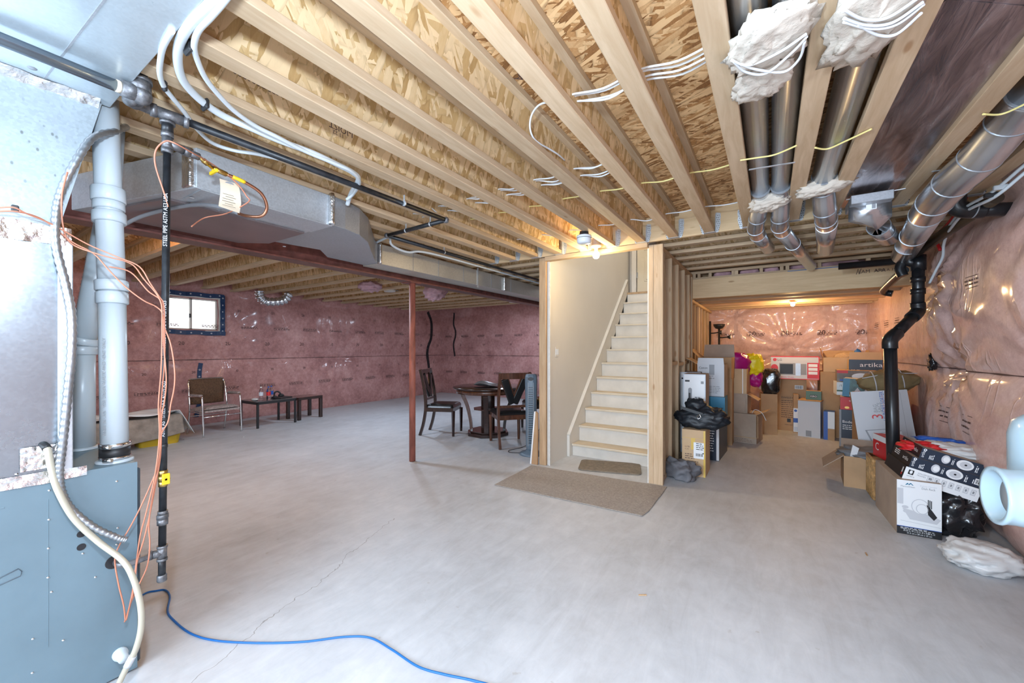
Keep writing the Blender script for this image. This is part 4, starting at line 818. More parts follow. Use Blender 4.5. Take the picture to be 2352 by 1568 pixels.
# fibre wads round the ducts
def wad(label, c, r, seed, tilt=(0, 0, 0)):
    o = MB().blob((0, 0, 0), r, 40, 26, .28, 3.2, seed, None, 0, .8, .25).build('fibre_wad', m_wad)
    o.location = c; o.rotation_euler = tilt; return tag(o, label, 'insulation')
wad('thick white fibre wad slung under the twin round ducts at the top', (.0, 1.60, 2.405), (.115, .13, .035), 3, (0, -.12, .35))
wad('ragged lower end of white fibre hanging from the twin ducts with cables across it', (-.03, 1.83, 2.405), (.085, .12, .022), 8, (0, 0, .3))
wad('white fibre blanket wrapped under the single duct at the top right', (.272, 1.62, 2.40), (.105, .24, .035), 12, (0, -.05, .1))
wad('white fibre collar round the twin ducts just before the hangers', (-.005, 3.42, 2.415), (.12, .09, .05), 15, (0, -.1, 0))
wad('white fibre collar round the single duct just before the hangers', (.285, 3.30, 2.42), (.13, .07, .045), 18, (0, -.1, 0))
for i, pts in enumerate(([(1680, 138), (1720, 150), (1790, 120), (1852, 78)], [(1684, 140), (1712, 165), (1760, 168), (1820, 120), (1853, 84)], [(1700, 147), (1740, 160), (1800, 165), (1836, 135), (1848, 95)])):
    cable('electric_cable', f'white cable draped under the twin duct fibre wad, {ORD[i]} from the top', 'cable', pts, .0045, m_cabw, 'cables over the left wad', Z=2.365)
for i, pts in enumerate(([(1938, 22), (1985, 45), (2040, 40), (2110, -5)], [(1938, 42), (1990, 58), (2050, 52), (2120, 5)], [(1938, 50), (2000, 66), (2060, 56), (2122, 10)], [(1970, 55), (2015, 80), (2060, 78), (2116, 30)])):
    cable('electric_cable', f'white cable draped under the top right fibre blanket, {ORD[i]} from the top', 'cable', pts, .0045, m_cabw, 'cables over the right wad', Z=2.355)
# ================================================================== DRAINS AND WATER LINES ON THE RIGHT
dn = thing('drain_stack', 'black plastic drain stack with dog-leg in front of the right pink wall', 'pipe', (.87, 4.62, 0))
V = Vector
p0, p1, p2, p3 = V((.885, 4.60, 0)), V((.862, 4.64, 1.43)), V((1.135, 5.10, 1.70)), V((1.15, 5.14, 2.20))
MB().tube([p0, p1], .0445, 24).build('lower_pipe', m_abs, dn); MB().tube([p1+V((.03, .05, .035)), p2-V((.03, .05, .035))], .0445, 24).build('slanted_pipe', m_abs, dn); MB().tube([p2, p3], .0445, 24).build('upper_pipe', m_abs, dn)
def elb(t, a, b_, c_, r): MB().tube(spline([a, b_, c_], 6), r, 24).build('elbow', m_abs, t)
elb(dn, p1-V((0, 0, .07)), p1+V((.004, .008, .004)), p1+V((.06, .1, .06)), .053); elb(dn, p2-V((.06, .1, .06)), p2, p2+V((0, 0, .08)), .053)
for z in (1.86, 1.97): MB().cyl((1.142, 5.12, z), (1.142, 5.12, z+.05), .052, 24).build('coupling', m_abs, dn)
MB().cyl((.862, 4.638, 1.345), (.862, 4.64, 1.36), .0535, 24).build('coupling_rim', m_white, dn) if False else None
MB().cyl((1.15, 5.14, 2.08), (1.15, 5.14, 2.22), .053, 24).cyl((1.15, 5.14, 2.14), (1.04, 5.17, 2.20), .042, 20).tube(spline([V((1.06, 5.17, 2.20)), V((1.03, 5.17, 2.12)), V((1.05, 5.16, 2.04))], 5), .04, 20).build('wye', m_abs, dn)
MB().tube([V((1.12, 5.10, 2.235)), V((1.19, 4.45, 2.30)), V((1.235, 3.9, 2.345))], .040, 22).build('side_drain', M('dusty_abs_pipe', (.06, .038, .02), .35, var=.3, vs=6), dn)
MB().tube([V((1.10, 5.2, 2.22)), V((1.02, 5.5, 2.24)), V((.62, 5.56, 2.25))], .036, 20).build('cross_drain', m_abs, dn)
MB().tube(spline([V((1.06, 5.17, 2.10)), V((1.05, 5.6, 2.05)), V((1.06, 6.0, 2.0)), V((1.14, 6.02, 1.97))], 5), .035, 16).build('trap_arm', m_abs, dn)
d2 = thing('drain_pipe', 'short black drain elbow dropping from the joists and turning into right wall', 'pipe', (1.08, 4.02, 2.33))
MB().tube(spline([V((1.075, 3.98, 2.56)), V((1.075, 3.98, 2.42)), V((1.08, 3.99, 2.35)), V((1.12, 4.0, 2.315)), V((1.22, 4.02, 2.30))], 6), .0535, 24).build('elbow', m_abs, d2); MB().tube([V((1.15, 4.0, 2.308)), V((1.34, 4.04, 2.29))], .045, 24).build('side_pipe', m_abs, d2); MB().cyl((1.075, 3.98, 2.44), (1.075, 3.98, 2.53), .057, 24).build('coupling', m_abs, d2); MB().cyl((1.165, 4.003, 2.307), (1.171, 4.004, 2.306), .0545, 24).build('collar', m_mid, d2)
cable('hot_water_tube', 'red water tube strapped to the joist ends beside the black drain elbow', 'tube', [(2232, 422, 2.75), (2220, 450, 2.8), (2205, 480, 2.9), (2185, 505, 3.05), (2172, 520, 3.2), (2150, 545, 3.6), (2160, 575, 3.6)], .012, m_red)
cable('cold_water_tube', 'upper white water tube running along the top of the right wall', 'tube', [(2420, 325, 2.2), (2352, 380, 2.3), (2280, 440, 2.45), (2215, 478, 2.75), (2180, 520, 3.1), (2168, 540, 3.3)], .010, m_pex)
cable('cold_water_tube', 'lower white water tube with couplings along the top of the right wall', 'tube', [(2420, 345, 2.2), (2352, 398, 2.3), (2285, 452, 2.45), (2218, 486, 2.75), (2180, 530, 3.1), (2168, 560, 3.3), (2165, 590, 3.4), (2150, 620, 3.5), (2135, 650, 3.6)], .010, m_pex)
for px, py, d in ((2276, 448, 2.46), (2298, 430, 2.40)):
    c = U(px, py, d=d); tag(MB().box(c.x-.03, c.x+.03, c.y-.012, c.y+.012, c.z-.014, c.z+.014).build('pipe_clip', m_clip if px == 2276 else m_pex, bevel=.004), 'black clip pairing the white tubes on the right wall' if px == 2276 else 'white coupling clip on the tubes along the right wall', 'clip')
c = posR(U(2125, 836, X=1.28).y, 1.23, .02); o = MB().blob((0, 0, 0), (.03, .06, .075), 22, 14, .5, 4, 9, None, 0, .9, .3).build('sealant_lump', m_blkbag); o.location = c; tag(o, 'black sealant lump stuck on the right wall seam behind the drain stack', 'sealant')
# flex loop and pink tufts under the far joists
fl = thing('flex_duct', 'ribbed foil flex duct looping under the far joists near the window', 'duct', (-7.9, 3.9, 2.3))
P_ = spline(path([(596, 668), (598, 682), (610, 692), (635, 693), (655, 688), (664, 674)], X=-7.6), 14)
MB().tube(P_, .07, 16, rf=lambda t: .072+.012*math.sin(t*75)).build('hose', m_duct, fl)
for i, (px, py, lb) in enumerate(((851, 657, 'pink fibre tuft poking down beneath the beam left of the column'), (1000, 684, 'pink fibre tuft hanging under the joists right of the column'))):
    c = U(px, py, d=6.6); c.z = 2.385 if i == 0 else 2.30; o = MB().blob((0, 0, 0), (.19, .16, .075 if i == 0 else .13), 26, 16, .4, 3.5, 30+i, None, 0, 1, .3).build('fibre_tuft', m_pinkw); o.location = c; tag(o, lb, 'insulation')
# lamp, detector, switch
lp = thing('bulb_lamp', 'lit round bulb in white porcelain socket above the stair opening', 'lamp', (-1.535, 3.985, 2.42))
MB().lathe([(.05, 2.50), (.052, 2.445), (.052, 2.44)], (-1.535, 3.985, 0), 8).lathe([(0, 2.50), (.05, 2.50)], (-1.535, 3.985, 0), 8).build('junction_box', m_galvd, lp)
MB().lathe([(0, 2.442), (.055, 2.44), (.057, 2.43), (.045, 2.42), (.022, 2.412), (.019, 2.385), (0, 2.385)], (-1.535, 3.985, 0), 24).build('socket', m_trim, lp)
MB().lathe([(.013, 2.388), (.014, 2.38), (.024, 2.372), (.033, 2.358), (.036, 2.34), (.033, 2.322), (.024, 2.309), (.012, 2.303), (0, 2.302)], (-1.535, 3.985, 0), 24).build('bulb', m_bulb, lp)
light('stair_bulb_light', 'POINT', (-1.535, 3.95, 2.27), 17, (1.0, .74, .38), .036)
nl = thing('nook_lamp', 'lit bulb on the ceiling of the storage nook', 'lamp', (.29, 7.5, 2.08))
MB().lathe([(0, 2.085), (.055, 2.08), (.05, 2.065), (.02, 2.06), (0, 2.06)], (.29, 7.52, 0), 20).build('socket', m_trim, nl); MB().blob((.29, 7.52, 2.04), (.03, .03, .03), 16, 10, 0).build('bulb', m_bulb, nl)
light('nook_bulb_light', 'POINT', (.29, 7.5, 1.96), 30, (1.0, .66, .30), .035)
bl = thing('bay_lamp', 'bulb between the far bay joists hidden behind the steel beam', 'lamp', (-4.45, 1.38, 2.6))
MB().lathe([(0, 2.62), (.05, 2.62), (.05, 2.60), (.02, 2.59), (0, 2.59)], (-4.45, 1.38, 0), 18).build('socket', m_trim, bl); MB().blob((-4.45, 1.38, 2.565), (.03, .03, .03), 14, 9, 0).build('bulb', m_bulb, bl)
ld = thing('added_disc_light', 'added unseen disc light between the joists over the middle of the pink walled bay', 'lamp', (-6.0, 5.02, 2.47))  # made-up fittings around the added bay fills
MB().lathe([(0, 2.475), (.10, 2.475), (.105, 2.47), (.105, 2.425), (0, 2.425)], (-6.0, 5.02, 0), 24).build('housing', m_trim, ld); MB().box(-6.02, -5.98, 4.825, 5.215, 2.465, 2.478).build('mounting_bar', m_galvd, ld)
dup(ld, (-5.0, 7.77, 2.47), None, 'added unseen disc light between the joists near the far corner of the bay'); dup(ld, (-4.6, 3.19, 2.47), None, 'added unseen disc light between the joists just behind the beam and column')
sd = thing('smoke_detector', 'round white smoke detector hanging under a joist near the lit bulb', 'smoke detector', (-1.42, 3.42, 2.36))
cx, cy = -1.425, 3.40
MB().lathe([(0, 2.425), (.04, 2.425), (.045, 2.40), (.05, 2.385)], (cx, cy, 0), 8).build('mounting_box', m_clip, sd)
MB().lathe([(0, 2.388), (.066, 2.386), (.068, 2.37), (.064, 2.366)], (cx, cy, 0), 32).build('base_ring', m_sd, sd); MB().lathe([(.0, 2.366), (.06, 2.366), (.06, 2.362)], (cx, cy, 0), 32).build('vent_slot', m_black, sd)
MB().lathe([(.064, 2.362), (.065, 2.335), (.058, 2.318), (.040, 2.312), (0, 2.311)], (cx, cy, 0), 32).build('cover', m_sd, sd)
sw = thing('light_switch', 'double rocker light switch on the beige stair wall', 'switch', (-2.155, 4.31, 1.32))
MB().box(-2.1595, -2.153, 4.27, 4.355, 1.26, 1.378).build('cover_plate', m_trim, sw, bevel=.003)
for y in (4.292, 4.333): MB().box(-2.154, -2.149, y-.013, y+.013, 1.285, 1.353).build('rocker', m_sd, sw, bevel=.002)
# ================================================================== RUG AND MAT
def flat_rug(name, label, pts, th, mat, wob=.01, seed=0, cat='rug'):
    q = []
    n = len(pts)
    for i in range(n):
        a, b_ = Vector((*pts[i], 0)), Vector((*pts[(i+1) % n], 0))
        for k in range(14): p = a.lerp(b_, k/14); p += Vector((mnoise.noise(Vector((p.x*4, p.y*4, seed))), mnoise.noise(Vector((p.x*4, p.y*4, seed+9))), 0))*wob; q.append((p.x, p.y))
    return tag(MB().prism(q, .001, th).build(name, mat, bevel=.003), label, cat)
def rounded(x0, x1, y0, y1, r, n=5):
    o = []
    for (cx, cy, a0) in ((x1-r, y1-r, 0), (x0+r, y1-r, 90), (x0+r, y0+r, 180), (x1-r, y0+r, 270)):
        for k in range(n+1): a = math.radians(a0+90*k/n); o.append((cx+r*math.cos(a), cy+r*math.sin(a)))
    return o
flat_rug('carpet_mat', 'large taupe carpet remnant lying in front of the stairs', [(-2.30, 3.22), (-.87, 3.27), (-.845, 3.40), (-.848, 4.09), (-2.32, 3.99)], .009, m_rug, .012, 1)
o = MB().prism(rounded(-.34, .34, -.21, .21, .06), .001, .016).build('bath_mat', m_mat, bevel=.005, seg=2); o.location = (-1.54, 4.42, 0); o.rotation_euler = (0, 0, .30); tag(o, 'small brown bath mat with rounded corners at the foot of the stairs', 'mat')
# ================================================================== DINING SET
def dining_chair(label, loc, rz, wood_m, group='dining chairs'):
    t = thing('dining_chair', label, 'chair', (0, 0, 0), (0, 0, 0), group)
    W_, Dp, SH = .225, .22, .45
    for s in (-1, 1):
        MB().tube([V((s*(W_-.01), Dp, 0)), V((s*(W_-.01), Dp, SH-.06))], .02, 4, rf=[.020, .030], smooth=False).build('front_leg', wood_m, t, world=False)
        prof = [(-.32, 0), (-.27, .16), (-.235, .34), (-.225, .46), (-.235, .62), (-.265, .82), (-.315, 1.03)]
        P_ = spline([V((s*(W_-.012), y, z)) for y, z in prof], 5)
        b = MB()
        for i in range(len(P_)-1): b.beam(P_[i], P_[i+1]+(P_[i+1]-P_[i])*.02, .034, .042, 0, (0, 1, 0))
        b.build('rear_leg', wood_m, t, world=False)
    MB().box(-W_+.02, W_-.02, Dp-.025, Dp, SH-.075, SH-.01).box(-W_+.02, W_-.02, -.235, -.21, SH-.075, SH-.01).box(-W_, -W_+.024, -.22, Dp, SH-.075, SH-.01).box(W_-.024, W_, -.22, Dp, SH-.075, SH-.01).build('seat_rail', wood_m, t, bevel=.003, world=False)
    def cf(a, c):
        x, y = (a-.5)*2, (c-.5)*2; e = max(abs(x), abs(y)); return V((x*(W_+.008), y*(Dp+.005)+.0, SH+.045*(1-e**6)**.5 if e < 1 else SH-.012))
    MB().grid(cf, 20, 20).box(-W_, W_, -Dp, Dp, SH-.015, SH).build('seat_cushion', m_lea, t, world=False)
    yb = lambda z: -.235-.08*max(0, (z-.6)/.43)**1.3
    MB().beam((-W_+.03, yb(.985), .985), (W_-.03, yb(.985), .985), .022, .085, 0).build('top_rail', wood_m, t, bevel=.003, world=False)
    MB().beam((-W_+.03, yb(.56), .56), (W_-.03, yb(.56), .56), .022, .035, 0).build('lower_rail', wood_m, t, bevel=.003, world=False)
    for s in (-1, 1):
        a, c = V((s*(W_-.075), yb(.94)-.0, .945)), V((s*.012, yb(.60), .60))
        MB().beam(a, c, .05, .115, 0, (0, 1, 0)).build('padded_slat', m_lea, t, bevel=.02, seg=3, world=False) if False else None
        d_ = (c-a).normalized(); n_ = V((-d_.z*s, 0, d_.x*s)).normalized()
        b = MB(); b.beam(a, c, .10, .042, 0, (0, 1, 0)); b.build('padded_slat', m_lea, t, bevel=.014, seg=3, world=False)
        for q in (-1, 1):
            b = MB(); b.beam(a+n_*.055*q+V((0, 0, -.0)), c+n_*.055*q+V((0, 0, .07 if q*1 > 0 else -.03)), .022, .026, 0, (0, 1, 0)); b.build('slat_border', wood_m, t, bevel=.003, world=False)
    t.location = loc; t.rotation_euler = (0, 0, rz); return t
c1 = dining_chair('dark dining chair seen from the side left of the table, facing it', (-4.40, 4.77, 0), math.radians(-66), m_dkw)
c2 = dining_chair('walnut dining chair with padded V back turned towards the camera', (-3.15, 4.77, 0), math.radians(49), m_brw)
c3 = dining_chair('dark dining chair mostly hidden behind the tower fan', (-3.28, 5.88, 0), math.radians(140), m_dkw)
tc = (-3.77, 5.10)
tb = thing('dining_table', 'round dark glossy pedestal table between the dining chairs', 'table', (tc[0], tc[1], 0))
MB().lathe([(0, .762), (.54, .762), (.555, .755), (.555, .742), (.535, .73), (.0, .73)], (*tc, 0), 56).build('tabletop', m_dkw, tb)
MB().lathe([(.0, .729), (.50, .729), (.50, .665), (.47, .665), (.47, .728)], (*tc, 0), 48).build('apron', m_brw, tb)
def ngon(r, n=8, ph=0.0): return [(tc[0]+r*math.cos(2*PI*k/n+ph), tc[1]+r*math.sin(2*PI*k/n+ph)) for k in range(n)]
MB().prism(ngon(.34, 8, .3), 0, .05).prism(ngon(.30, 8, .3), .05, .075).build('pedestal_base', m_dkw, tb, bevel=.006)
MB().prism(ngon(.115, 8, .3), .075, .665).build('pedestal_column', m_dkw, tb, bevel=.004)
for k in range(4):
    a = 2*PI*k/4+.55+PI
    u_ = V((math.cos(a), math.sin(a), 0)); P_ = spline([V((*tc, .66))+u_*.42, V((*tc, .45))+u_*.33, V((*tc, .22))+u_*.275, V((*tc, .075))+u_*.26], 5); b = MB()
    for i in range(len(P_)-1): b.beam(P_[i], P_[i+1]+(P_[i+1]-P_[i])*.03, .07, .045, 0, tuple(u_))
    b.build('curved_brace', m_brw if k == 0 else m_dkw, tb)
MB().prism(ngon(.24, 8, .3), .40, .415).build('stretcher_ring', m_brw, tb)
b = MB(); b.grid(lambda a, c: V((tc[0]+.05+(.02+.20*c)*math.cos(2*PI*a)*1.1, tc[1]-.05+(.02+.20*c)*math.sin(2*PI*a), .768+.045*c**2+.022*c*c*math.sin(6*PI*a))), 60, 10)
tag(b.build('wavy_bowl', M('pewter_glaze', (.30, .29, .30), .25, .5), solid=.004), 'grey wavy rimmed bowl on the round table', 'bowl')
# flowered cloth on the seat behind
o = MB().blob((0, 0, 0), (.16, .13, .05), 24, 14, .35, 4, 4, None, 0).build('flowered_cloth', NT('flower_print').mat); t_ = NT('flowered_fabric'); v_ = t_.coords(); t_.P(col=t_.ramp(t_.vor(v_, 22, 'F1', 'Color'), [(.2, (.6, .58, .56)), (.55, (.45, .07, .09)), (.75, (.55, .30, .04))]), rough=.9); o.data.materials[0] = t_.mat
o.location = (-3.28, 5.86, .535); tag(o, 'crumpled flowered cloth on the seat of the hidden chair behind V back chair', 'cloth')
# tower fan
fc = V((-2.585, 4.43, 0)); tf = thing('tower_fan', 'grey-blue tower fan standing beside the end stud of the stair wall', 'fan', fc)
MB().lathe([(0, .0), (.15, .0), (.155, .012), (.13, .03), (.075, .045), (.06, .07), (.0, .07)], tuple(fc), 36).build('base', m_fan, tf)
prof = [(-.075, .02), (-.066, -.055), (-.03, -.088), (.03, -.088), (.066, -.055), (.075, .02), (.05, .075), (-.05, .075)]
b = MB(); L_ = [(.07, .78), (.12, .92), (.55, .96), (.95, 1.08), (1.0, 1.04), (1.03, .86)]; n = len(prof)
an = math.radians(28); ca, sa = math.cos(an), math.sin(an)
vs = [V((fc.x+(x*ca-y*sa)*k, fc.y+(x*sa+y*ca)*k, z)) for z, k in L_ for x, y in prof]
b.add(vs, [(i*n+k, i*n+(k+1) % n, (i+1)*n+(k+1) % n, (i+1)*n+k) for i in range(len(L_)-1) for k in range(n)]+[tuple(range(n))[::-1], tuple((len(L_)-1)*n+k for k in range(n))]); b.build('body', m_fan, tf, bevel=.008, seg=2)
RM = Matrix.Translation(fc) @ Matrix.Rotation(an, 4, 'Z')
b = MB()
for k in range(26): b.box(-.028, .028, -.093, -.088, .16+.028*k, .168+.028*k, 0, RM)
b.build('grille', m_iron, tf); MB().box(-.036, -.030, -.094, -.087, .12, .93, 0, RM).box(.030, .036, -.094, -.087, .12, .93, 0, RM).build('grille_trim', m_galvd, tf, bevel=.002)
b = MB(); b.lathe([(0, 0), (.032, 0)], (0, 0, 0), 20, 0, False, 'y'); b.v = [tuple(RM @ V((x*1.2, -.098, .975+z*.75))) for x, y, z in b.v]; b.build('control_dial', m_black, tf)
MB().tube(spline([fc+V((-.13, -.05, .01)), fc+V((-.26, -.10, .008)), fc+V((-.33, 0, .006)), fc+V((-.27, .20, .006)), fc+V((-.22, .4, .06)), fc+V((-.16, .55, .25))], 6), .004, 8).build('power_cord', m_clip, tf)
tag(MB().prism([(-.06, .0), (.02, .0), (.025, .60), (.0, .62)], -.012, .012, 0, 'y').build('leaning_board', [m_card]), 'narrow white edged board leaning against the end stud beside the tower fan', 'board')
o = D.objects['leaning_board']; o.location = (-2.305, 4.07, .001); o.rotation_euler = (0, 0, 0)
MB().beam((-.065, -.004, .002), (-.008, -.004, .62), .03, .016, 0, (1, 0, 0)).build('white_edge', m_white, o, world=False)
# ================================================================== FAR BAY FURNITURE
ac = thing('armchair', 'chrome framed armchair with brown tweed back by the pink wall', 'chair', (0, 0, 0))
r = .0125
for s in (-1, 1):
    x = s*.27
    MB().tube(spline([V((x, .24, 0)), V((x, .225, .30)), V((x, .20, .58)), V((x, .15, .615)), V((x, -.05, .61)), V((x, -.20, .60))], 6), r, 12).build('front_leg', m_chrome, ac, world=False)
    MB().tube(spline([V((x*.98, -.28, 0)), V((x*.98, -.22, .30)), V((x*.98, -.20, .45)), V((x*.97, -.23, .66)), V((x*.95, -.27, .82))], 6), r, 12).build('rear_leg', m_chrome, ac, world=False)
    MB().beam((x, -.15, .628), (x, .17, .632), .05, .032).build('armrest', m_grytw, ac, bevel=.012, seg=3, world=False)
MB().tube(spline([V((-.257, -.268, .80)), V((-.235, -.283, .855)), V((-.19, -.287, .868)), V((.19, -.287, .868)), V((.235, -.283, .855)), V((.257, -.268, .80))], 5), .011, 12).build('back_tube', m_chrome, ac, world=False)
MB().grid(lambda a, c: V(((a-.5)*.50*(1-.12*abs(c-.5)**3), -.255-.012*c+.03*math.sin(PI*c)*math.sin(PI*a)-.02, .46+.40*c)), 14, 12).build('backrest', m_tweed, ac, solid=.035, world=False)
def scf(a, c): x, y = 2*a-1, 2*c-1; e = max(abs(x), abs(y)); return V((x*.25, y*.235+.01, .40+.05*(1-e**5)-.0+.03*(c-.5)))
MB().grid(scf, 16, 16).box(-.245, .245, -.22, .24, .37, .40).build('seat', m_grytw, ac, world=False)
for (y0, y1, z0, z1) in ((.225, .225, .30, .30), (-.225, -.225, .28, .28)): MB().tube([V((-.27, y0, z0)), V((.27, y1, z1))], .008, 10).build('stretcher', m_chrome, ac, world=False)
for s in (-1, 1): MB().tube([V((s*.268, .222, .36)), V((s*.268, -.21, .36))], .008, 10).build('side_rail', m_chrome, ac, world=False)
ac.location = (-7.52, 2.78, 0); ac.rotation_euler = (0, 0, -PI/2+.08)
def low_table(label, x0, x1, y0, y1, h, leg, th, topm, legm, rz):
    t = thing('side_table', label, 'table', (0, 0, 0))
    w, d_ = (x1-x0)/2, (y1-y0)/2
    MB().box(-w, w, -d_, d_, h-th, h).build('tabletop', topm, t, bevel=.003, world=False)
    MB().box(-w, w, -d_, -d_+.02, h-th-.04, h-th).box(-w, w, d_-.02, d_, h-th-.04, h-th).box(-w, -w+.02, -d_, d_, h-th-.04, h-th).box(w-.02, w, -d_, d_, h-th-.04, h-th).build('apron', legm, t, world=False) if leg < .04 else None
    for sx in (-1, 1):
        for sy in (-1, 1): MB().cbox((sx*(w-leg/2), sy*(d_-leg/2), (h-th)/2), (leg, leg, h-th)).build('leg', legm, t, bevel=.003, world=False)
    t.location = ((x0+x1)/2, (y0+y1)/2, 0); t.rotation_euler = (0, 0, rz); return t
low_table('black metal side table with glossy top, holding bottles near the armchair', -7.86, -7.30, 3.28, 3.97, .455, .032, .012, M('smoked_glass', (.10, .09, .09), .12, spec=.8), m_clip, .06)
low_table('thick legged espresso side table next to the bottle table', -7.87, -7.46, 4.08, 4.58, .43, .055, .05, m_dkw, m_dkw, .06)
def bottle(label, x, y, z, capm, labm):
    t = thing('water_bottle', label, 'bottle', (x, y, z), group=None)
    MB().lathe([(.0, .001), (.030, .001), (.033, .01), (.031, .03), (.033, .05), (.031, .07), (.033, .09), (.033, .15), (.024, .18), (.013, .20), (.0125, .212)], (x, y, z), 20).build('body', m_bottle, t)
    MB().lathe([(.0338, .075), (.0338, .135)], (x, y, z), 20).build('paper_label', labm, t); MB().lathe([(0, .232), (.0145, .231), (.015, .212), (0, .212)], (x, y, z), 14).build('cap', capm, t)
bottle('clear water bottle with white cap, left one on the side table', -7.50, 3.46, .456, m_white, m_lil); bottle('clear water bottle with blue cap and red mark beside the other bottle', -7.45, 3.56, .456, m_royal, m_red); bottle('blue labelled bottle standing just behind the red marked bottle', -7.56, 3.66, .456, m_royal, m_royal)
o = MB().blob((0, 0, 0), (.07, .05, .022), 18, 12, .3, 3, 2, -.018).build('tissue', m_whtbag); o.location = (-7.52, 3.37, .475); tag(o, 'crumpled white tissue beside the bottles on the side table', 'tissue')
hb = thing('headphones', 'black headphones lying on a black folder on the side table', 'headphones', (-7.55, 3.80, .457))
MB().lathe([(0, .0), (.045, .0), (.05, .02), (.03, .04), (0, .04)], (-7.58, 3.72, .458), 18).build('ear_cup', m_clip, hb); MB().lathe([(0, .0), (.045, .0), (.05, .02), (.03, .04), (0, .04)], (-7.62, 3.86, .478), 18).build('ear_cup', m_clip, hb)
MB().tube(spline([V((-7.58, 3.72, .49)), V((-7.64, 3.76, .55)), V((-7.66, 3.83, .56)), V((-7.62, 3.86, .51))], 6), .014, 10).build('headband', m_clip, hb)
o = MB().box(-.10, .10, -.14, .14, 0, .018).build('folder', m_clip, bevel=.004); o.location = (-7.52, 3.83, .457); o.rotation_euler = (0, .06, .4); tag(o, 'slim black folder under the headphones on the side table', 'folder')
# cloth draped bench and yellow tub near the vent pipes
o = MB().box(-.20, .20, -.60, .30, 0, .20).build('low_bench', m_dkw); o.location = (-7.45, 1.36, 0); tag(o, 'low dark bench under the grey drop cloth behind the vent pipes', 'bench')
def drape(a, c):
    y = .62+1.62*a; n_ = mnoise.noise(V((y*2.2, c*3, 1)))
    if c < .45: k = c/.45; x = -7.72+.55*k; z = .40+.03*n_+.03*math.sin(a*7)
    else: k = (c-.45)/.55; x = -7.17+.10*k+.03*n_; z = .40-.36*k*(1-.58*max(0, a-.42))+.02*n_
    return V((x, y, max(z, .01)))
tag(MB().grid(drape, 60, 26).build('drop_cloth', M('stained_grey_felt', (.30, .26, .225), .95, var=.35, vs=7), solid=.006), 'stained grey drop cloth hanging over the bench behind the vent pipes', 'cloth')
def wsheet(a, c):
    y = 1.25+1.12*a; x = -7.64+.52*c+.02*math.sin(9*a); z = .452+.03*mnoise.noise(V((y*4, c*4, 5)))+.02*math.sin(a*11+c*5)
    if a > .84: z -= (a-.84)*2.0
    return V((x, y, max(z, .03)))
tag(MB().grid(wsheet, 50, 20).build('plastic_sheet', m_white, solid=.003), 'wrinkled white plastic sheet lying over the grey drop cloth', 'sheet')
yt = thing('storage_tub', 'yellow plastic tub on the floor under the white sheet', 'tub', (-7.28, 2.02, 0))
b = MB(); pr = rounded(-.16, .16, -.25, .25, .06)
for (z0, k0, z1, k1) in ((0.0, .86, .19, 1.0),):
    n = len(pr); b.add([V((-7.33+x*k0, 2.0+y*k0, z0)) for x, y in pr]+[V((-7.33+x*k1, 2.0+y*k1, z1)) for x, y in pr]+[V((-7.33+x*k1*.93, 2.0+y*k1*.95, z1)) for x, y in pr]+[V((-7.33+x*k0*.93, 2.0+y*k0*.95, .02)) for x, y in pr], [(i, (i+1) % n, n+(i+1) % n, n+i) for i in range(n)]+[(n+i, n+(i+1) % n, 2*n+(i+1) % n, 2*n+i) for i in range(n)]+[(2*n+i, 2*n+(i+1) % n, 3*n+(i+1) % n, 3*n+i) for i in range(n)]+[tuple(range(n)), tuple(3*n+i for i in range(n))])
b.build('body', M('mustard_plastic', (.55, .36, .02), .4), yt); MB().tube([V((-7.33+x*1.03, 2.0+y*1.02, .188)) for x, y in pr+pr[:1]], .012, 8).build('rim', M('mustard_plastic', (.55, .36, .02), .4), yt)
# floor bits
for i, (px, py, lb) in enumerate(((1476, 1366, 'thin wood splinter lying on the open concrete floor'), (1990, 1272, 'bent dark twig on the floor in front of the dish rack box'), (560, 1003, 'small paper scrap on the floor in front of the side table'))):
    c = U(px, py, Z=.004); o = MB().box(-.022, .022, -.004, .004, -.003, .003).build(('wood_splinter', 'twig', 'paper_scrap')[i], m_oldwood if i < 2 else m_white, bevel=.001); o.location = c; o.rotation_euler = (0, 0, .6+i); tag(o, lb, 'scrap')
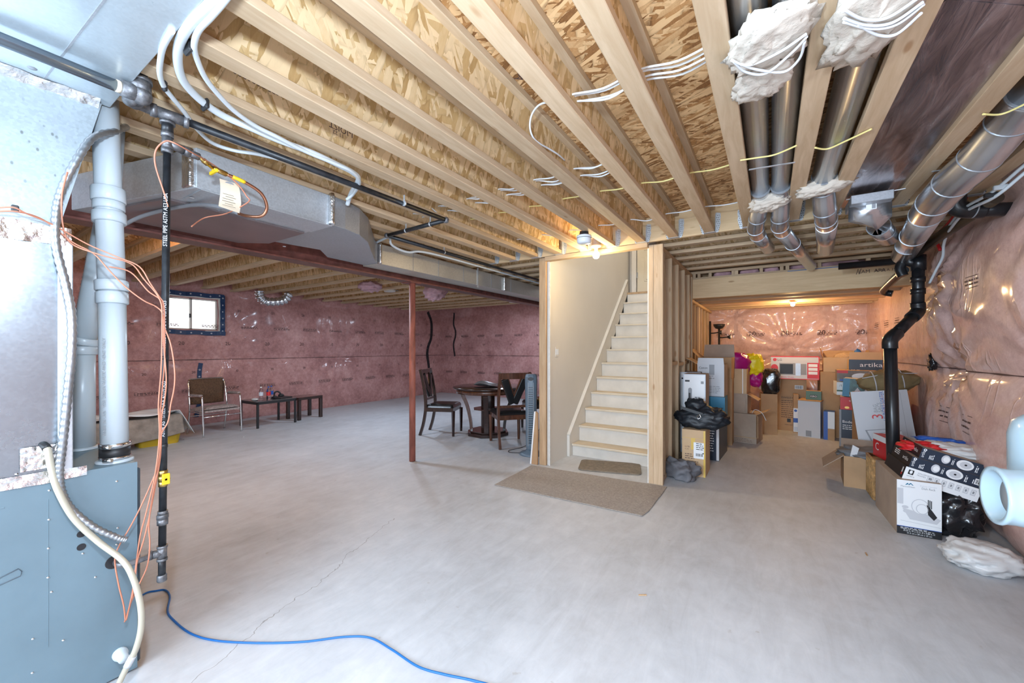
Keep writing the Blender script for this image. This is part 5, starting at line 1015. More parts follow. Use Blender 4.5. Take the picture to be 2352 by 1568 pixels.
# ================================================================== STORAGE PILE
class Box:
    """a carton: local frame with the bottom centre at the origin, front face at -y"""
    def __init__(s, w, d, h, mats): s.w, s.d, s.h = w, d, h; s.mats = list(mats); s.b = MB()
    def solid(s, m=0, fm=None):
        w, d, h = s.w/2, s.d/2, s.h
        vs = [(-w, -d, 0), (w, -d, 0), (w, d, 0), (-w, d, 0), (-w, -d, h), (w, -d, h), (w, d, h), (-w, d, h)]
        fm = fm or {}
        for k, f in (('F', (0, 1, 5, 4)), ('R', (1, 2, 6, 5)), ('K', (2, 3, 7, 6)), ('L', (3, 0, 4, 7)), ('T', (4, 5, 6, 7)), ('B', (3, 2, 1, 0))): s.b.add(vs, [f], fm.get(k, m))
        return s
    def hollow(s, m=0, t=.006):
        w, d, h = s.w/2, s.d/2, s.h
        s.b.box(-w, w, -d, d, 0, t, m).box(-w, w, -d, -d+t, t, h, m).box(-w, w, d-t, d, t, h, m).box(-w, -w+t, -d+t, d-t, t, h, m).box(w-t, w, -d+t, d-t, t, h, m); return s
    def fr(s, k, e=.0008):
        w, d, h = s.w/2, s.d/2, s.h
        return {'F': (V((-w, -d-e, 0)), V((1, 0, 0)), V((0, 0, 1))), 'L': (V((-w-e, d, 0)), V((0, -1, 0)), V((0, 0, 1))), 'R': (V((w+e, -d, 0)), V((0, 1, 0)), V((0, 0, 1))), 'T': (V((-w, -d, h+e)), V((1, 0, 0)), V((0, 1, 0)))}[k]
    def rect(s, k, u0, v0, u1, v1, m, e=.0008): o, u, v = s.fr(k, e); s.b.add([o+u*u0+v*v0, o+u*u1+v*v0, o+u*u1+v*v1, o+u*u0+v*v1], [(0, 1, 2, 3)], m); return s
    def poly(s, k, pts, m, e=.0012): o, u, v = s.fr(k, e); s.b.add([o+u*a+v*c for a, c in pts], [tuple(range(len(pts)))], m); return s
    def disc(s, k, cu, cv, ru, rv, m, e=.0012, n=28): return s.poly(k, [(cu+ru*math.cos(2*PI*i/n), cv+rv*math.sin(2*PI*i/n)) for i in range(n)], m, e)
    def text(s, k, st, u0, v0, sz, m, e=.0016, rot=0, width=None):
        o, u, v = s.fr(k, e); p = o+u*u0+v*v0
        if rot: u, v = v, -u
        s.b.text(st, p, u, v, sz, m, width=width); return s
    def lines(s, k, u0, v0, w, n, dv, m, seed=1, th=.35, rot=0):
        q = random.Random(seed)
        for i in range(n):
            a = 0
            L = w*q.uniform(.65, 1)
            while a < L:
                c = min(q.uniform(.012, .04), L-a)
                if rot: s.rect(k, u0+dv*i, v0+a, u0+dv*i+dv*th, v0+a+c, m, .0014)
                else: s.rect(k, u0+a, v0-dv*i, u0+a+c, v0-dv*i+dv*th, m, .0014)
                a += c+.006
        return s
    def bars(s, k, u0, v0, w, h, m, seed=3, white=None):
        q = random.Random(seed)
        if white is not None: s.rect(k, u0-.006, v0-.006, u0+w+.006, v0+h+.006, white, .001)
        a = 0
        while a < w-.003: c = q.uniform(.0015, .005); s.rect(k, u0+a, v0, u0+min(a+c, w), v0+h, m, .0015); a += c+q.uniform(.0015, .004)
        return s
    def put(s, name, label, cat, loc, rz=0, parts=None, group=None, tilt=(0, 0), bevel=.002):
        t = thing(name, label, cat, loc, (tilt[0], tilt[1], rz), group)
        s.b.build('carton', s.mats, t, bevel=0, world=False)
        for (nm, mb, mt) in (parts or []): mb.build(nm, mt, t, world=False)
        return t
def flap(a, b_, dirv, L, droop=0, t=.005, m=0):
    """a carton flap hinged on edge a-b"""
    a, b_, d_ = V(a), V(b_), V(dirv).normalized()*L; e = (b_-a)*.03
    n_ = (b_-a).cross(d_).normalized()*t
    vs = [a, b_, b_+d_-e, a+d_+e]; return MB().add(vs+[p+n_ for p in vs], [(0, 1, 2, 3), (7, 6, 5, 4), (0, 4, 5, 1), (1, 5, 6, 2), (2, 6, 7, 3), (3, 7, 4, 0)], m)
def sack(name, label, cat, c, r, mat, seed=1, amp=.2, fr=2.5, sq=.85, ridge=.15, zmin=None, rz=0, res=(44, 28), fn=None, group=None):
    o = MB().blob((0, 0, 0), r, res[0], res[1], amp, fr, seed, zmin, 0, sq, ridge, fn).build(name, mat); o.location = c; o.rotation_euler = (0, 0, rz); return tag(o, label, cat, group)
CD = [m_card, m_white, m_black, m_ink, m_tape]
# --- by the stud wall
x = Box(.23, .36, .49, [m_cardl, m_white, m_black, m_ink, m_ytape]).solid()
x.rect('F', .21, .0, .229, .488, 4).rect('F', .09, .28, .13, .40, 4, .001).rect('F', .115, .19, .215, .36, 1, .0014).bars('F', .135, .215, .07, .03, 2, 1).lines('F', .14, .345, .08, 4, .02, 3, 3).rect('F', .20, .245, .215, .255, 2, .002)
x.text('F', 'LLYB', .03, .30, .022, 3).text('F', 'FL-FIT', .03, .275, .016, 3).lines('F', .03, .225, .10, 3, .022, 3, 4).lines('F', .05, .15, .12, 4, .02, 3, 6).text('F', 'MADE IN CHINA', .05, .075, .012, 3).bars('F', .05, .035, .10, .03, 2, 8).rect('F', .0, .40, .21, .403, 4)
x.put('shipping_carton', 'tall brown carton with white shipping label beside the stud wall', 'box', (-.688, 4.80, 0), -.0)
def bagfn(p, d):
    p.z *= 1-.25*abs(d.x)**2; p.z += .012*math.sin(p.x*40+p.y*9); return p
db = thing('duffel_bag', 'black duffel bag slumped on top of the tall labelled carton', 'bag', (-.60, 4.84, .50))
MB().blob((-.635, 4.83, .595), (.255, .17, .125), 60, 34, .16, 3.4, 6, .4925, 0, .75, .12, bagfn).build('body', M('black_nylon', (.012, .016, .022), .5, bump=.6, bs=30), db)
MB().beam((-.82, 4.66, .715), (-.50, 4.66, .63), .03, .006, 0, (0, 1, 0)).build('strap', m_clip, db)
b = MB(); b.tube([V((-.655, 4.615, .64)), V((-.625, 4.61, .66)), V((-.615, 4.61, .63)), V((-.645, 4.615, .61)), V((-.655, 4.615, .64))], .004, 8); b.build('buckle', m_chrome, db)
MB().blob((-.70, 4.85, .72), (.10, .08, .075), 24, 16, .3, 4, 3, None, 0, .8, .2).build('handle_fold', M('black_nylon', (.012, .016, .022), .5), db)
sack('grey_sack', 'crumpled grey woven sack on the floor against the labelled carton', 'sack', (-.80, 4.50, .075), (.17, .12, .10), m_grysack, 5, .35, 2.2, .7, .2, -.072, -.5)
x = Box(.22, .62, .42, [m_navydk, m_white, m_black, m_lil, m_royal]).solid(0, {'L': 3})
x.rect('F', .005, .02, .09, .41, 3).rect('F', .09, .07, .18, .40, 0).rect('F', .19, .005, .219, .41, 1).rect('F', .005, .0, .10, .05, 4, .001).lines('F', .10, .35, .07, 9, .03, 1, 2).disc('F', .05, .20, .03, .09, 2)
x.put('appliance_carton', 'black and pale blue appliance box standing behind the labelled carton', 'box', (-.61, 5.70, 0), -.06)
fanbox = lambda: (Box(.24, .30, 1.06, [m_lil, m_white, m_black, m_mid, m_teal, m_cardg]).solid(0, {'T': 5, 'R': 5}).rect('F', .01, .14, .23, 1.05, 1).rect('F', .02, .97, .07, .99, 2, .0014).rect('F', .19, .95, .22, .98, 3, .0014)
   .rect('F', .055, .34, .095, .88, 3, .0014).disc('F', .075, .88, .02, .02, 3).disc('F', .075, .335, .035, .02, 3).rect('F', .06, .40, .08, .84, 2, .0018).lines('F', .125, .78, .09, 4, .045, 3, 3, .4).lines('F', .12, .45, .09, 4, .03, 3, 5, .2).text('F', 'Ventilateur', .02, .16, .085, 4, .0018, 0, .20))
fanbox().put('fan_carton', 'upright white fan box lettered Ventilateur behind the black duffel bag', 'box', (-.745, 5.20, 0), .0)
fanbox().put('fan_carton', 'second upright white fan box mostly hidden behind the Ventilateur one', 'box', (-.86, 5.60, 0), .05)
x = Box(.26, .30, .33, [m_teal, m_white, m_lil, m_black]).solid(0, {'L': 2}).rect('F', .0, .0, .03, .33, 2).text('F', 'FLOATING SHELF', .05, .07, .02, 1).text('F', 'SUPPORT', .05, .045, .02, 1).disc('F', .22, .06, .018, .018, 1).rect('F', .06, .19, .24, .20, 3, .0012)
x.put('blue_carton', 'blue shrink wrapped pack on the black and pale blue appliance box', 'box', (-.60, 5.72, .4215), -.02)
x = Box(.31, .30, .40, [m_ltgrey, m_cardg, m_mid, m_black, m_white]).solid(0, {'R': 1, 'T': 1}).text('F', 'Canon', .02, .345, .04, 3, width=.10).rect('F', .14, .27, .20, .40, 2, .001).lines('F', .10, .25, .12, 2, .03, 2, 3).lines('F', .14, .12, .14, 5, .02, 2, 5).rect('F', .17, .0, .17, .0, 2)
x.put('printer_carton', 'pale grey Canon printer box with open top flap on the blue pack', 'box', (-.635, 5.80, .753), -.05, [('flap', flap((-.155, -.15, .40), (.155, -.15, .40), (0, .05, 1), .085), m_ltgrey), ('flap', flap((-.155, -.15, .40), (-.155, .15, .40), (-1, .0, .55), .16), m_cardl)])
x = Box(.42, .36, .30, CD).hollow()
x.put('open_carton', 'open brown carton with raised flaps behind the Canon box', 'box', (-.66, 6.55, .93), -.05, [('flap', flap((-.21, .18, .30), (.21, .18, .30), (0, .1, 1), .19), m_cardg), ('flap', flap((-.21, -.18, .30), (-.21, .18, .30), (-1, 0, .9), .18), m_cardl)])
x = Box(.5, .42, .93, CD).solid(); x.put('plain_carton', 'plain brown carton hidden below the open carton behind the Canon box', 'box', (-.70, 6.56, 0), 0)
x = Box(.40, .42, .42, [m_cardg, m_white, m_black, m_ink, m_tape]).solid().rect('F', .0, .08, .40, .085, 4).rect('F', .0, .0, .07, .08, 4).lines('F', .12, .055, .24, 3, .02, 3, 4, .25)
x.put('stained_carton', 'stained brown carton with a torn side flap at the bottom of its stack', 'box', (-.33, 6.86, 0), -.16, [('flap', flap((.20, -.21, .42), (.20, -.21, .10), (.35, -1, 0), .12), m_cardl), ('flap', flap((.20, -.21, .42), (.20, .21, .42), (1, 0, .5), .12), m_cardl)])
x = Box(.36, .34, .28, [m_cardg, m_white, m_black, m_ink, m_tape]).solid()
x.put('torn_carton', 'brown carton with torn paper front in the middle of its stack', 'box', (-.44, 6.86, .4215), -.1, [('torn_flap', flap((-.10, -.171, .27), (.16, -.171, .27), (0, -.12, -1), .24), m_cardg), ('flap', flap((.18, -.17, .28), (.18, .10, .28), (.8, -.3, -.45), .17), m_cardl)])
x = Box(.38, .34, .36, [m_cardl, m_white, m_black, m_ink, m_tape]).hollow().rect('F', .325, .0, .335, .36, 1).text('F', 'RS', .10, .16, .05, 1)
x.put('open_carton', 'light brown carton printed RS holding the magenta bag', 'box', (-.46, 6.86, .7030), -.10, [])
sack('foil_bag', 'shiny magenta bag bulging out of the RS carton', 'bag', (-.45, 6.88, 1.12), (.19, .14, .18), m_mag, 3, .16, 2.6, .75, .10, -.12, .3)
sack('yellow_bag', 'bright yellow plastic bag leaning beside the magenta bag', 'bag', (-.22, 7.0, 1.12), (.13, .10, .15), m_ylb, 9, .22, 2.4, .75, .10)
sack('blue_bag', 'small bright blue bag tucked under the magenta one in the RS carton', 'bag', (-.54, 6.76, 1.06), (.08, .07, .08), m_royal, 5, .3, 3)
sack('patterned_bag', 'pink and white patterned bag below the yellow one', 'bag', (-.19, 7.05, .92), (.09, .09, .13), m_mag, 14, .2, 2.5, .75, .08)
P_ = spline([V((-.22, 6.60, .44)), V((-.18, 6.56, .50)), V((-.10, 6.56, .46)), V((-.05, 6.54, .36))], 6); tag(MB().tube(P_, .004, 8).build('rope', m_cabw), 'thin white cord hanging over the stained carton', 'cord')
sack('bin_bag', 'glossy black bin bag standing behind the RS carton', 'bag', (.0, 7.6, .83), (.13, .14, .20), m_blkbag, 4, .14, 2.4, .6, .06); x = Box(.22, .26, .64, CD).solid(); x.put('plain_carton', 'upright brown carton under the glossy black bin bag', 'box', (-.03, 7.62, 0), .1)
tag(MB().tube([V((.04, 8.2, .0)), V((.05, 8.2, .55)), V((.03, 8.2, 1.0))], .06, 12, rf=[.07, .06, .05]).build('rolled_bag', M('dark_purple_cloth', (.035, .028, .04), .8, bump=.5, bs=18)), 'upright dark rolled bundle between the bin bag and the luggage carton', 'roll')
def torch(label, x_, y_, h, bowl, arm):
    t = thing('floor_lamp', label, 'lamp', (x_, y_, 0))
    MB().lathe([(0, 0), (.13, 0), (.13, .015), (.03, .03), (0, .03)], (x_, y_, 0), 24).build('base', m_clip, t); MB().cyl((x_, y_, .02), (x_, y_, h), .018, 14).build('pole', m_clip, t)
    if bowl: MB().lathe([(.02, h-.02), (.06, h-.01), (.09, h+.03), (.10, h+.07), (.095, h+.07), (.05, h+.01), (0, h)], (x_, y_, 0), 28).build('bowl_shade', m_clip, t)
    MB().tube(spline([V((x_, y_, arm)), V((x_+.06, y_-.02, arm)), V((x_+.14, y_-.04, arm+.01))], 5), .012, 10).build('arm', m_clip, t)
    b = MB().lathe([(.0, 0), (.02, .0), (.04, .05), (.038, .05), (.0, .02)], (0, 0, 0), 18, 0, True, 'x'); b.v = [(x_+.14+a, y_-.04+c, arm+.01+e) for a, c, e in b.v]; b.build('reading_shade', m_clip, t)
    if bowl: MB().blob((x_+.195, y_-.04, arm+.01), (.02, .028, .028), 12, 8, 0).build('bulb', m_white, t)
torch('black torchiere lamp with upturned bowl and reading arm in the storage nook', -.80, 8.30, 1.74, True, 1.56)
torch('black lamp pole without bowl left of the torchiere in the storage nook', -.93, 8.12, 1.86, False, 1.64)
# --- middle group
x = Box(.42, .32, .86, CD).solid().bars('F', .27, .70, .10, .05, 2, 5, 1).text('F', 'SWISS+GEAR', .08, .53, .045, 2, width=.30).lines('F', .08, .49, .28, 9, .034, 3, 5, .3).rect('F', .16, .14, .21, .20, 2).text('F', 'HERCULES', .13, .09, .025, 2)
x.put('luggage_carton', 'tall brown Swiss Gear luggage carton under the microwave box', 'box', (.285, 8.18, 0), -.02)
x = Box(.64, .36, .37, [m_ltgrey, m_red, m_black, m_mid, m_white, m_galvd]).solid(0, {'T': 1, 'R': 1})
x.rect('F', 0, 0, .64, .012, 1).rect('F', 0, .358, .64, .37, 1).rect('F', .628, 0, .64, .37, 1).disc('F', .055, .315, .026, .026, 1).text('F', 'LG', .095, .297, .05, 2).rect('F', .115, .07, .33, .26, 3).rect('F', .125, .085, .30, .245, 2, .0012).rect('F', .335, .06, .40, .26, 5).rect('F', .40, .075, .475, .25, 3)
x.rect('F', .485, .02, .628, .27, 1, .001); [x.rect('F', .50, .085+.06*k, .615, .13+.06*k, 4, .0016) for k in range(3)]
x.disc('F', .05, .18, .05, .06, 1).text('F', 'Microwave Oven', .05, .025, .035, 1, .0018, 0, .26)
x.put('microwave_carton', 'white and red LG microwave oven box on top of the luggage carton', 'box', (.33, 8.06, .8615), -.02)
x = Box(.5, .4, .22, [m_cardl, m_white, m_black, m_ink, m_tape]).hollow()
x.put('open_carton', 'wide brown carton with ragged raised flaps right of the microwave box', 'box', (.95, 8.0, 1.0), -.05, [('flap', flap((-.25, .2, .22), (-.25, -.2, .22), (-.2, 0, 1), .15), m_card), ('flap', flap((-.25, .2, .22), (.25, .2, .22), (0, .3, 1), .11), m_card), ('flap', flap((.25, -.2, .22), (.25, .2, .22), (.3, 0, 1), .12), m_card)])
o = MB().blob((0, 0, 0), (.16, .1, .08), 24, 14, .3, 3, 8, None).build('packing_paper', m_oldwood); o.location = (1.0, 8.05, 1.22); tag(o, 'crumpled brown packing paper poking out of the wide ragged carton', 'paper')
x = Box(.55, .5, .998, CD).solid(); x.put('plain_carton', 'plain brown carton below the wide ragged carton in the nook', 'box', (.93, 8.06, 0), 0)
x = Box(.28, .45, .55, [m_ltgrey, m_card, m_tape, m_mid]).solid(0, {'L': 1, 'T': 1}).rect('F', .10, .01, .17, .10, 3); x.b.box(-.145, .145, -.235, .2, .551, .563, 1)
x.put('white_carton', 'white fronted carton with wood coloured lid in the middle of floor', 'box', (.545, 7.82, 0), -.22)
x = Box(.19, .14, .135, [m_grn, m_card, m_black, m_white]).solid(0, {'T': 1, 'L': 1}).rect('F', .05, .035, .14, .075, 2).text('F', 'KIRO', .058, .042, .035, 3)
x.put('green_carton', 'small dark green box lettered KIRO on the white fronted carton', 'box', (.57, 7.78, .565), -.15)
x = Box(.07, .2, .62, [m_card, m_white, m_royal, m_lil]).solid(0).rect('F', 0, .02, .07, .40, 1).rect('F', 0, .17, .07, .24, 2, .0012).rect('F', .01, .03, .06, .10, 3, .0012).disc('F', .03, .36, .02, .02, 2)
x.put('slim_carton', 'slim blue and white carton wedged left of the white fronted carton', 'box', (.345, 7.95, 0), 0)
x = Box(.13, .2, .42, [m_royal, m_white, m_card]).solid(0, {'R': 1}).rect('F', .05, 0, .13, .42, 1).rect('F', .05, 0, .13, .17, 2, .0012)
x.put('slim_carton', 'blue and torn white slim carton between the white fronted carton and the black one', 'box', (.745, 7.62, 0), -.15)
x = Box(.11, .25, .72, [m_card, m_white, m_tape]).solid(0).rect('F', .01, .50, .10, .70, 1); x.put('narrow_carton', 'narrow upright brown carton with white label behind the slim carton', 'box', (.79, 7.95, 0), .0)
# --- right group
x = Box(.44, .50, .535, [m_navydk, m_white, m_black, m_mid, m_ltgrey]).solid(0, {'L': 2}).text('F', 'artika', .18, .425, .085, 1, width=.25).text('F', 'Boden', .035, .36, .05, 1).lines('F', .035, .325, .16, 3, .025, 1, 2, .35).text('L', 'artika', .28, .40, .07, 1).disc('L', .30, .12, .10, .20, 4)
x.rect('F', 0, 0, .022, .535, 3)
x.put('lighting_carton', 'black artika Boden carton on the floor under the red box', 'box', (1.03, 7.16, 0), -.12)
x = Box(.42, .36, .17, [m_red, m_cardg, m_white, m_black, m_gold]).solid(0, {'T': 1, 'L': 1}).text('F', 'QUALITY SOUND', .09, .115, .025, 2).disc('F', .20, .07, .06, .05, 2).disc('F', .20, .07, .05, .04, 3, .0016).disc('F', .07, .03, .025, .016, 4)
x.put('red_carton', 'red printed appliance box on top of the Boden carton', 'box', (1.02, 7.10, .5365), -.10)
x = Box(.42, .28, .24, [M('teal_photo_print', (.05, .14, .13), .4, var=.6, vs=14), m_teal, m_white, m_red, m_ltgrey, m_grn]).solid(0, {'L': 1, 'T': 4}).rect('F', 0, 0, .07, .24, 1).poly('F', [(.09, .02), (.15, .13), (.20, .05), (.28, .10), (.30, .02)], 4).disc('F', .17, .06, .025, .03, 3).disc('F', .27, .08, .05, .06, 4).bars('F', .08, .01, .05, .035, 1, 4, 2)
x.put('picture_carton', 'teal picture printed box lying tilted on the red box', 'box', (1.045, 7.0, .712), -.22, tilt=(.0, .05))
x = Box(.30, .3, .18, [m_white, m_grn, m_ltgrey, m_black]).solid(0, {'T': 2}).rect('F', 0, .05, .30, .07, 1).text('F', '/1', .03, .12, .04, 3); x.put('white_green_carton', 'white box with green stripe left of the teal picture box', 'box', (.93, 7.34, .708), .02)
x = Box(.44, .32, .16, [M('grey_photo_print', (.22, .18, .15), .5, var=.3, vs=9), m_red, m_white, m_royal, m_card]).solid(0, {'T': 4}).rect('F', .0, .12, .12, .16, 1).disc('F', .26, .08, .10, .045, 2).disc('F', .33, .08, .05, .05, 4, .0016).rect('F', .03, .01, .17, .035, 3)
x.put('food_photo_carton', 'grey box with round bread photo behind the teal picture box', 'box', (1.02, 7.40, .892), -.05)
x = Box(.36, .30, .30, [m_navydk, m_card, m_white, m_tape]).solid(0, {'L': 3, 'T': 1}).text('F', 'artika', .12, .20, .085, 2, width=.24).text('F', 'Malibu', .03, .125, .05, 2).lines('F', .03, .09, .2, 3, .025, 2, 5, .35)
x.put('lighting_carton', 'dark artika Malibu carton with open lid at the back right', 'box', (1.14, 7.62, .90), -.06, [('flap', flap((-.18, -.15, .30), (.18, -.15, .30), (0, .25, 1), .11), m_cardl)])
x = Box(.26, .36, .898, CD).solid(); x.put('plain_carton', 'plain brown carton hidden under the Malibu carton', 'box', (1.17, 7.68, 0), 0)
o = MB().blob((0, 0, 0), (.05, .03, .10), 18, 12, .3, 3, 7, None).build('blue_bag', m_bluet); o.location = (1.10, 7.85, 1.25); tag(o, 'wisp of blue plastic bag behind the Malibu carton', 'bag')
def spool(p, d): p.z *= 1-.35*abs(d.x)**1.5; p.y *= 1-.3*abs(d.x)**2; return p
ol = thing('olive_bag', 'olive fabric bag with pale piping across the top behind the drain pipe', 'bag', (1.15, 6.15, .80))
o_ = MB().blob((0, 0, 0), (.26, .17, .14), 48, 26, .10, 2.5, 3, None, 0, .85, .05, spool); ML = Matrix.Translation((1.12, 6.12, .985)) @ Matrix.Rotation(-.16, 4, 'Y'); o_.v = [tuple(ML @ V(p)) for p in o_.v]; o_.build('body', m_olive, ol)
for q in (-.13, .10):
    k = 1-.35*abs(q/.26)**1.5; k2 = 1-.3*abs(q/.26)**2
    MB().tube([ML @ V((q, .17*k2*1.0*math.cos(2*PI*i/28), .148*k*math.sin(2*PI*i/28))) for i in range(29)], .006, 6).build('piping', m_ltgrey, ol)
MB().tube([ML @ V((-.23+.46*i/12, -.12*math.cos(.5*(i-6)/6), .10-.03*abs(i-6)/6)) for i in range(13)], .005, 6).build('piping', m_ltgrey, ol)
x = Box(.42, .40, .83, CD).solid(); x.put('plain_carton', 'tall plain carton hidden behind the laundry sorter box', 'box', (1.06, 6.24, 0), 0)
x = Box(.46, .16, .70, [m_ltgrey, m_card, m_red, m_royal, m_mid, m_white]).solid(0, {'T': 1, 'L': 1})
x.text('F', '3', .235, .40, .13, 2, rot=1).text('F', 'BAG', .20, .47, .045, 4, rot=1).text('F', 'SACS', .235, .47, .045, 4, rot=1).text('F', 'LAUNDRY SORTER', .27, .38, .05, 3, rot=1, width=.31).text('F', 'TRIEUR DE LINGE', .315, .38, .05, 3, rot=1, width=.31).rect('F', .255, .37, .257, .66, 2)
for k in range(4): x.poly('F', [(.16, .24-.07*k), (.36, .27-.07*k), (.365, .21-.07*k), (.16, .18-.07*k)], 5).poly('F', [(.16, .245-.07*k), (.36, .275-.07*k), (.36, .27-.07*k), (.16, .238-.07*k)], 4, .0016)
x.poly('F', [(.06, .04), (.10, .14), (.15, .12), (.13, .02)], 3, .0018).poly('F', [(.07, .28), (.085, .28), (.16, .02), (.145, .02)], 4, .0018).poly('F', [(.08, .28), (.35, .30), (.35, .295), (.08, .272)], 4, .0018).rect('F', .40, .1, .402, .68, 4)
x.put('laundry_carton', 'white laundry sorter box leaning behind the black drain pipe', 'box', (1.065, 5.80, .20), -.06, tilt=(-.12, -.12))
x = Box(.40, .20, .20, CD).solid(); x.put('plain_carton', 'low brown carton under the leaning laundry sorter box', 'box', (1.08, 5.86, 0), 0)
# open carton with grey cloth
x = Box(.36, .42, .30, CD).hollow()
x.put('open_carton', 'open brown carton with grey cloth inside, left of the wicker basket', 'box', (.80, 5.28, 0), -.06, [('flap', flap((-.18, -.21, .30), (-.18, .21, .30), (-.75, 0, -.66), .21), m_cardg), ('flap', flap((.18, -.21, .30), (.18, .21, .30), (1, 0, .2), .12), m_cardg), ('flap', flap((-.18, .21, .30), (.18, .21, .30), (0, 1, .6), .15), m_cardg)])
sack('grey_cloth', 'folded dark grey cloth heaped in the open carton', 'cloth', (.84, 5.28, .30), (.24, .20, .055), m_greyc, 6, .3, 2.2, .8, .2)
o = MB().prism([(0, 0), (.05, 0), (.04, .11), (-.02, .13)], 0, .004, 0, 'y').build('paper', m_white); o.location = (.66, 5.12, .29); o.rotation_euler = (.3, .2, .3); tag(o, 'white folded papers sticking out of the open carton', 'paper')
# wicker basket
wk = thing('wicker_basket', 'tall wicker basket squeezed between the open carton and dish rack box', 'basket', (.885, 4.86, 0))
b = MB(); b.box(.782, .985, 4.74, 5.03, .004, .34)
q = random.Random(2)
for k in range(24):
    z = .012+.0145*k
    b.tube([V((.779, 4.737, z)), V((.779, 5.035, z)), V((.99, 5.035, z)), V((.99, 4.737, z)), V((.779, 4.737, z))], .0075, 6)
b.build('body', m_wick, wk)
for k in range(12):
    for s_ in (0, 1): pass
b = MB(); b.tube([V((.776, 4.734, .355)), V((.776, 5.038, .355)), V((.993, 5.038, .355)), V((.993, 4.734, .355)), V((.776, 4.734, .355))], .014, 8); b.build('rim', m_wick, wk)
for k in range(7): MB().cyl((.770, 4.76+.045*k, .005), (.770, 4.76+.045*k, .35), .005, 6).build('stake', m_wick, wk)
# dish rack box
x = Box(.235, .60, .395, [m_white, m_cardg, m_black, m_ltgrey, m_mid, m_teal, m_grn, m_royal]).solid(0, {'L': 1, 'T': 1, 'R': 1})
x.rect('F', 0, 0, .235, .055, 2).rect('F', 0, .055, .235, .059, 7).text('F', '20.25 in. W x 15 in. D x 9.88 in. H', .035, .024, .017, 0, width=.165).text('F', '51.5 cm x 38 cm x 25 cm', .055, .008, .016, 0, width=.13).lines('F', .02, .048, .19, 2, .008, 0, 4, .4)
x.poly('F', [(.045, .362), (.058, .378), (.064, .369), (.075, .380), (.09, .362), (.084, .362), (.075, .372), (.066, .362), (.060, .368), (.051, .362)], 5).text('F', 'MaisonKleen', .022, .345, .016, 4, width=.075).text('F', 'Deluxe Chrome', .125, .362, .015, 3, width=.085).text('F', 'Dish Rack', .133, .342, .022, 4, width=.07)
x.rect('F', .003, .22, .035, .335, 3, .001).disc('F', .125, .215, .048, .055, 3, .0012).disc('F', .125, .215, .043, .050, 0, .0014).disc('F', .135, .20, .033, .037, 3, .0016).disc('F', .135, .20, .028, .032, 0, .0018).disc('F', .045, .20, .018, .011, 3).disc('F', .055, .17, .022, .013, 3)
x.poly('F', [(.03, .19), (.07, .115), (.21, .105), (.232, .14), (.175, .165)], 3, .001).poly('F', [(.158, .24), (.165, .165), (.195, .13), (.212, .155), (.185, .20)], 2, .0016)
for u_ in (.164, .172, .180): x.rect('F', u_, .21, u_+.005, .275-.4*(u_-.16), 2, .0016)
x.poly('F', [(.02, .10), (.235, .085), (.235, .082), (.02, .097)], 3)
x.put('dish_rack_carton', 'white dish rack box with printed dimensions at the front of the pile', 'box', (.892, 4.32, 0), .03)
# tilted flat boxes
RT_ = Matrix.Translation((.80, 4.06, .402)) @ Matrix.Rotation(math.radians(15.5), 4, 'Y') @ Matrix.Rotation(math.radians(3), 4, 'Z')
def slab(label, name, x0, z0, L, dp, h, bx, zoff=.0, y0=0.0):
    loc = RT_ @ V((x0+L/2, y0+dp/2, z0)); t = bx.put(name, label, 'box', loc, 0); t.rotation_euler = RT_.to_euler(); return t
x = Box(.40, .42, .095, [m_white, m_black, m_mid, m_red, m_ltgrey]).solid(0, {'L': 1, 'T': 1}).rect('F', .02, .045, .05, .08, 1).disc('F', .035, .064, .008, .013, 0).text('F', 'umbra', .018, .028, .017, 2).text('F', 'GALLERY', .07, .068, .014, 2).text('F', 'FRAMES', .07, .052, .014, 2)
for k in range(7): u0 = .125+.038*k; x.rect('F', u0, .035, u0+(.034 if k == 0 else .026), .078, 4, .001).rect('F', u0+.005, .043, u0+(.029 if k == 0 else .021), .071, 0, .0013).rect('F', u0+.008, .048, u0+(.026 if k == 0 else .018), .066, 2, .0016)
x.rect('L', .37, .02, .39, .08, 0).rect('L', .37, .02, .39, .04, 3, .001)
slab('long white umbra gallery frames box tilted on the dish rack box', 'frame_carton', .02, 0, .40, .42, .095, x)
def artika():
    x = Box(.40, .40, .082, [m_navydk, m_white, m_black, m_ltgrey, m_mid, m_cardg]).solid(0, {'L': 2, 'T': 5}).text('F', 'artika', .03, .02, .036, 1, .0016, 1, .062) if False else Box(.40, .40, .082, [m_navydk, m_white, m_black, m_ltgrey, m_mid, m_cardg]).solid(0, {'L': 2, 'T': 5})
    x.text('F', 'artika', .022, .012, .026, 1, .0016, 1, .05).disc('F', .018, .069, .009, .009, 1).disc('F', .018, .069, .004, .004, 0, .0016).lines('F', .05, .012, .04, 4, .007, 1, 3, .5, 1)
    x.disc('F', .135, .044, .023, .031, 3).disc('F', .138, .044, .016, .02, 1, .0015).lines('F', .168, .02, .045, 2, .007, 1, 5, .5, 1).disc('F', .235, .043, .044, .035, 1).disc('F', .238, .043, .03, .024, 3, .0015).disc('F', .238, .044, .007, .006, 2, .0018).lines('F', .29, .015, .05, 2, .008, 1, 6, .6, 1)
    x.bars('F', .345, .025, .035, .03, 2, 4, 1).lines('F', .33, .02, .04, 1, .007, 1, 8, .6, 1).text('L', 'artika', .24, .03, .04, 1, width=.11).lines('L', .05, .06, .12, 3, .014, 1, 5, .5)
    return x
slab('lower black artika light box on the umbra box', 'light_carton', .035, .0965, .40, .40, .082, artika(), 0, .01)
slab('upper black artika light box at the top of the tilted pile', 'light_carton', .07, .180, .40, .40, .082, artika(), 0, .02)
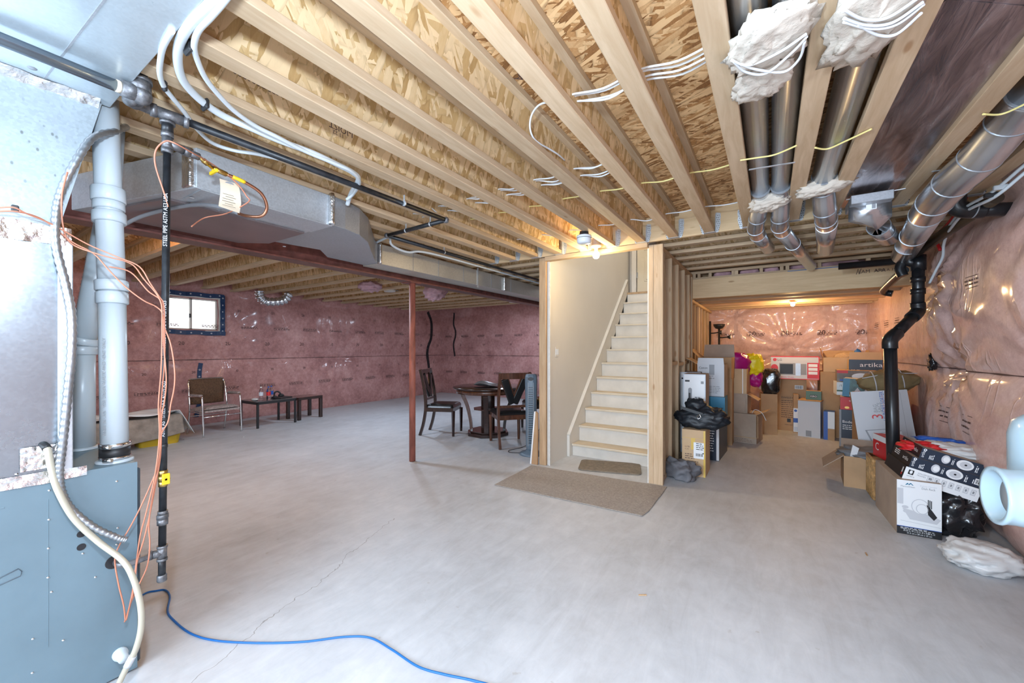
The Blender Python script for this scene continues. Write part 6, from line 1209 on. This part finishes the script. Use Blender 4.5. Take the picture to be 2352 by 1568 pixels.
x = Box(.20, .26, .20, [m_red, m_white, m_black]).solid().text('L', 'C', .05, .06, .10, 1).rect('L', 0, .15, .26, .2, 1); x.put('red_white_carton', 'red and white box corner showing behind the dish rack box', 'box', (.93, 4.86, .37), .2)
sack('carrier_bag', 'red and white plastic carrier bag on top of the tilted boxes', 'bag', (1.13, 4.35, .585), (.20, .13, .05), m_whtbag, 7, .35, 2.6, .8, .2, None, -.2)
sack('carrier_bag', 'red plastic carrier bag crumpled under the white one on the tilted boxes', 'bag', (.98, 4.30, .60), (.12, .10, .035), m_red, 11, .35, 2.6, .8, .2, None, -.2)
sack('carrier_bag', 'blue plastic bag wisp behind the white carrier bag', 'bag', (1.14, 4.52, .625), (.14, .05, .022), m_royal, 17, .35, 2.6, .8, .2, None, -.3)
sack('carrier_bag', 'small blue bag corner dangling at the right of the white carrier bag', 'bag', (1.27, 4.28, .52), (.045, .04, .028), m_royal, 19, .35, 2.6, .8, .2)
sack('bin_bag', 'wrinkled black bin bag on the floor right of the dish rack box', 'bag', (1.12, 4.30, .18), (.14, .22, .19), m_blkbag, 12, .22, 3.2, .7, .2, -.178, 0, (60, 40))
sack('carrier_bag', 'knotted white plastic carrier bag on the floor at the right edge', 'bag', (1.10, 3.66, .065), (.17, .14, .075), m_whtbag, 21, .25, 2.4, .85, .15, -.062, .3, (50, 30))
# water heater at the right edge
wh = thing('water_heater', 'pale blue power vented water heater poking in at the right edge', 'water heater', (1.0, 2.0, 0))
MB().lathe([(0, .01), (.19, .01), (.20, .03), (.20, .74), (.18, .76), (0, .77)], (1.03, 1.95, 0), 40).build('tank', m_ltgrey, wh)
bc = U(2289, 1137, d=1.32); vd = (bc-V((0, 0, EYE))).normalized(); lf = V((-vd.y, vd.x, 0)).normalized(); ax = (lf*.93-V((vd.x, vd.y, 0))*.36).normalized()
def axlathe(prof, c, ax, n=36):
    q = ax.to_track_quat('Z', 'Y').to_matrix(); b = MB().lathe(prof, (0, 0, 0), n); b.v = [tuple(q @ V(p)+c) for p in b.v]; return b
axlathe([(.0, -.26), (.10, -.26), (.096, -.10), (.088, -.03), (.090, -.008), (.094, .0), (.092, .008), (.078, .006), (.070, -.03), (.0, -.05)], bc, ax).build('blower_nozzle', m_plast, wh)
axlathe([(.0, -.034), (.035, -.034), (.055, -.028), (.058, -.036)], bc, ax).build('impeller_cover', M('smoky_plastic', (.25, .22, .20), .3), wh)
MB().lathe([(0, 1.135), (.06, 1.13), (.098, 1.10), (.108, 1.05), (.106, .765), (0, .765)], tuple(U(2425, 1000, d=1.38).xy)+(0,), 36).build('motor_housing', m_plast, wh)
hc = U(2425, 1000, d=1.38)
MB().beam((hc.x, hc.y, .757), (1.03, 1.95, .757), .16, .014).build('mounting_plate', m_galvd, wh)
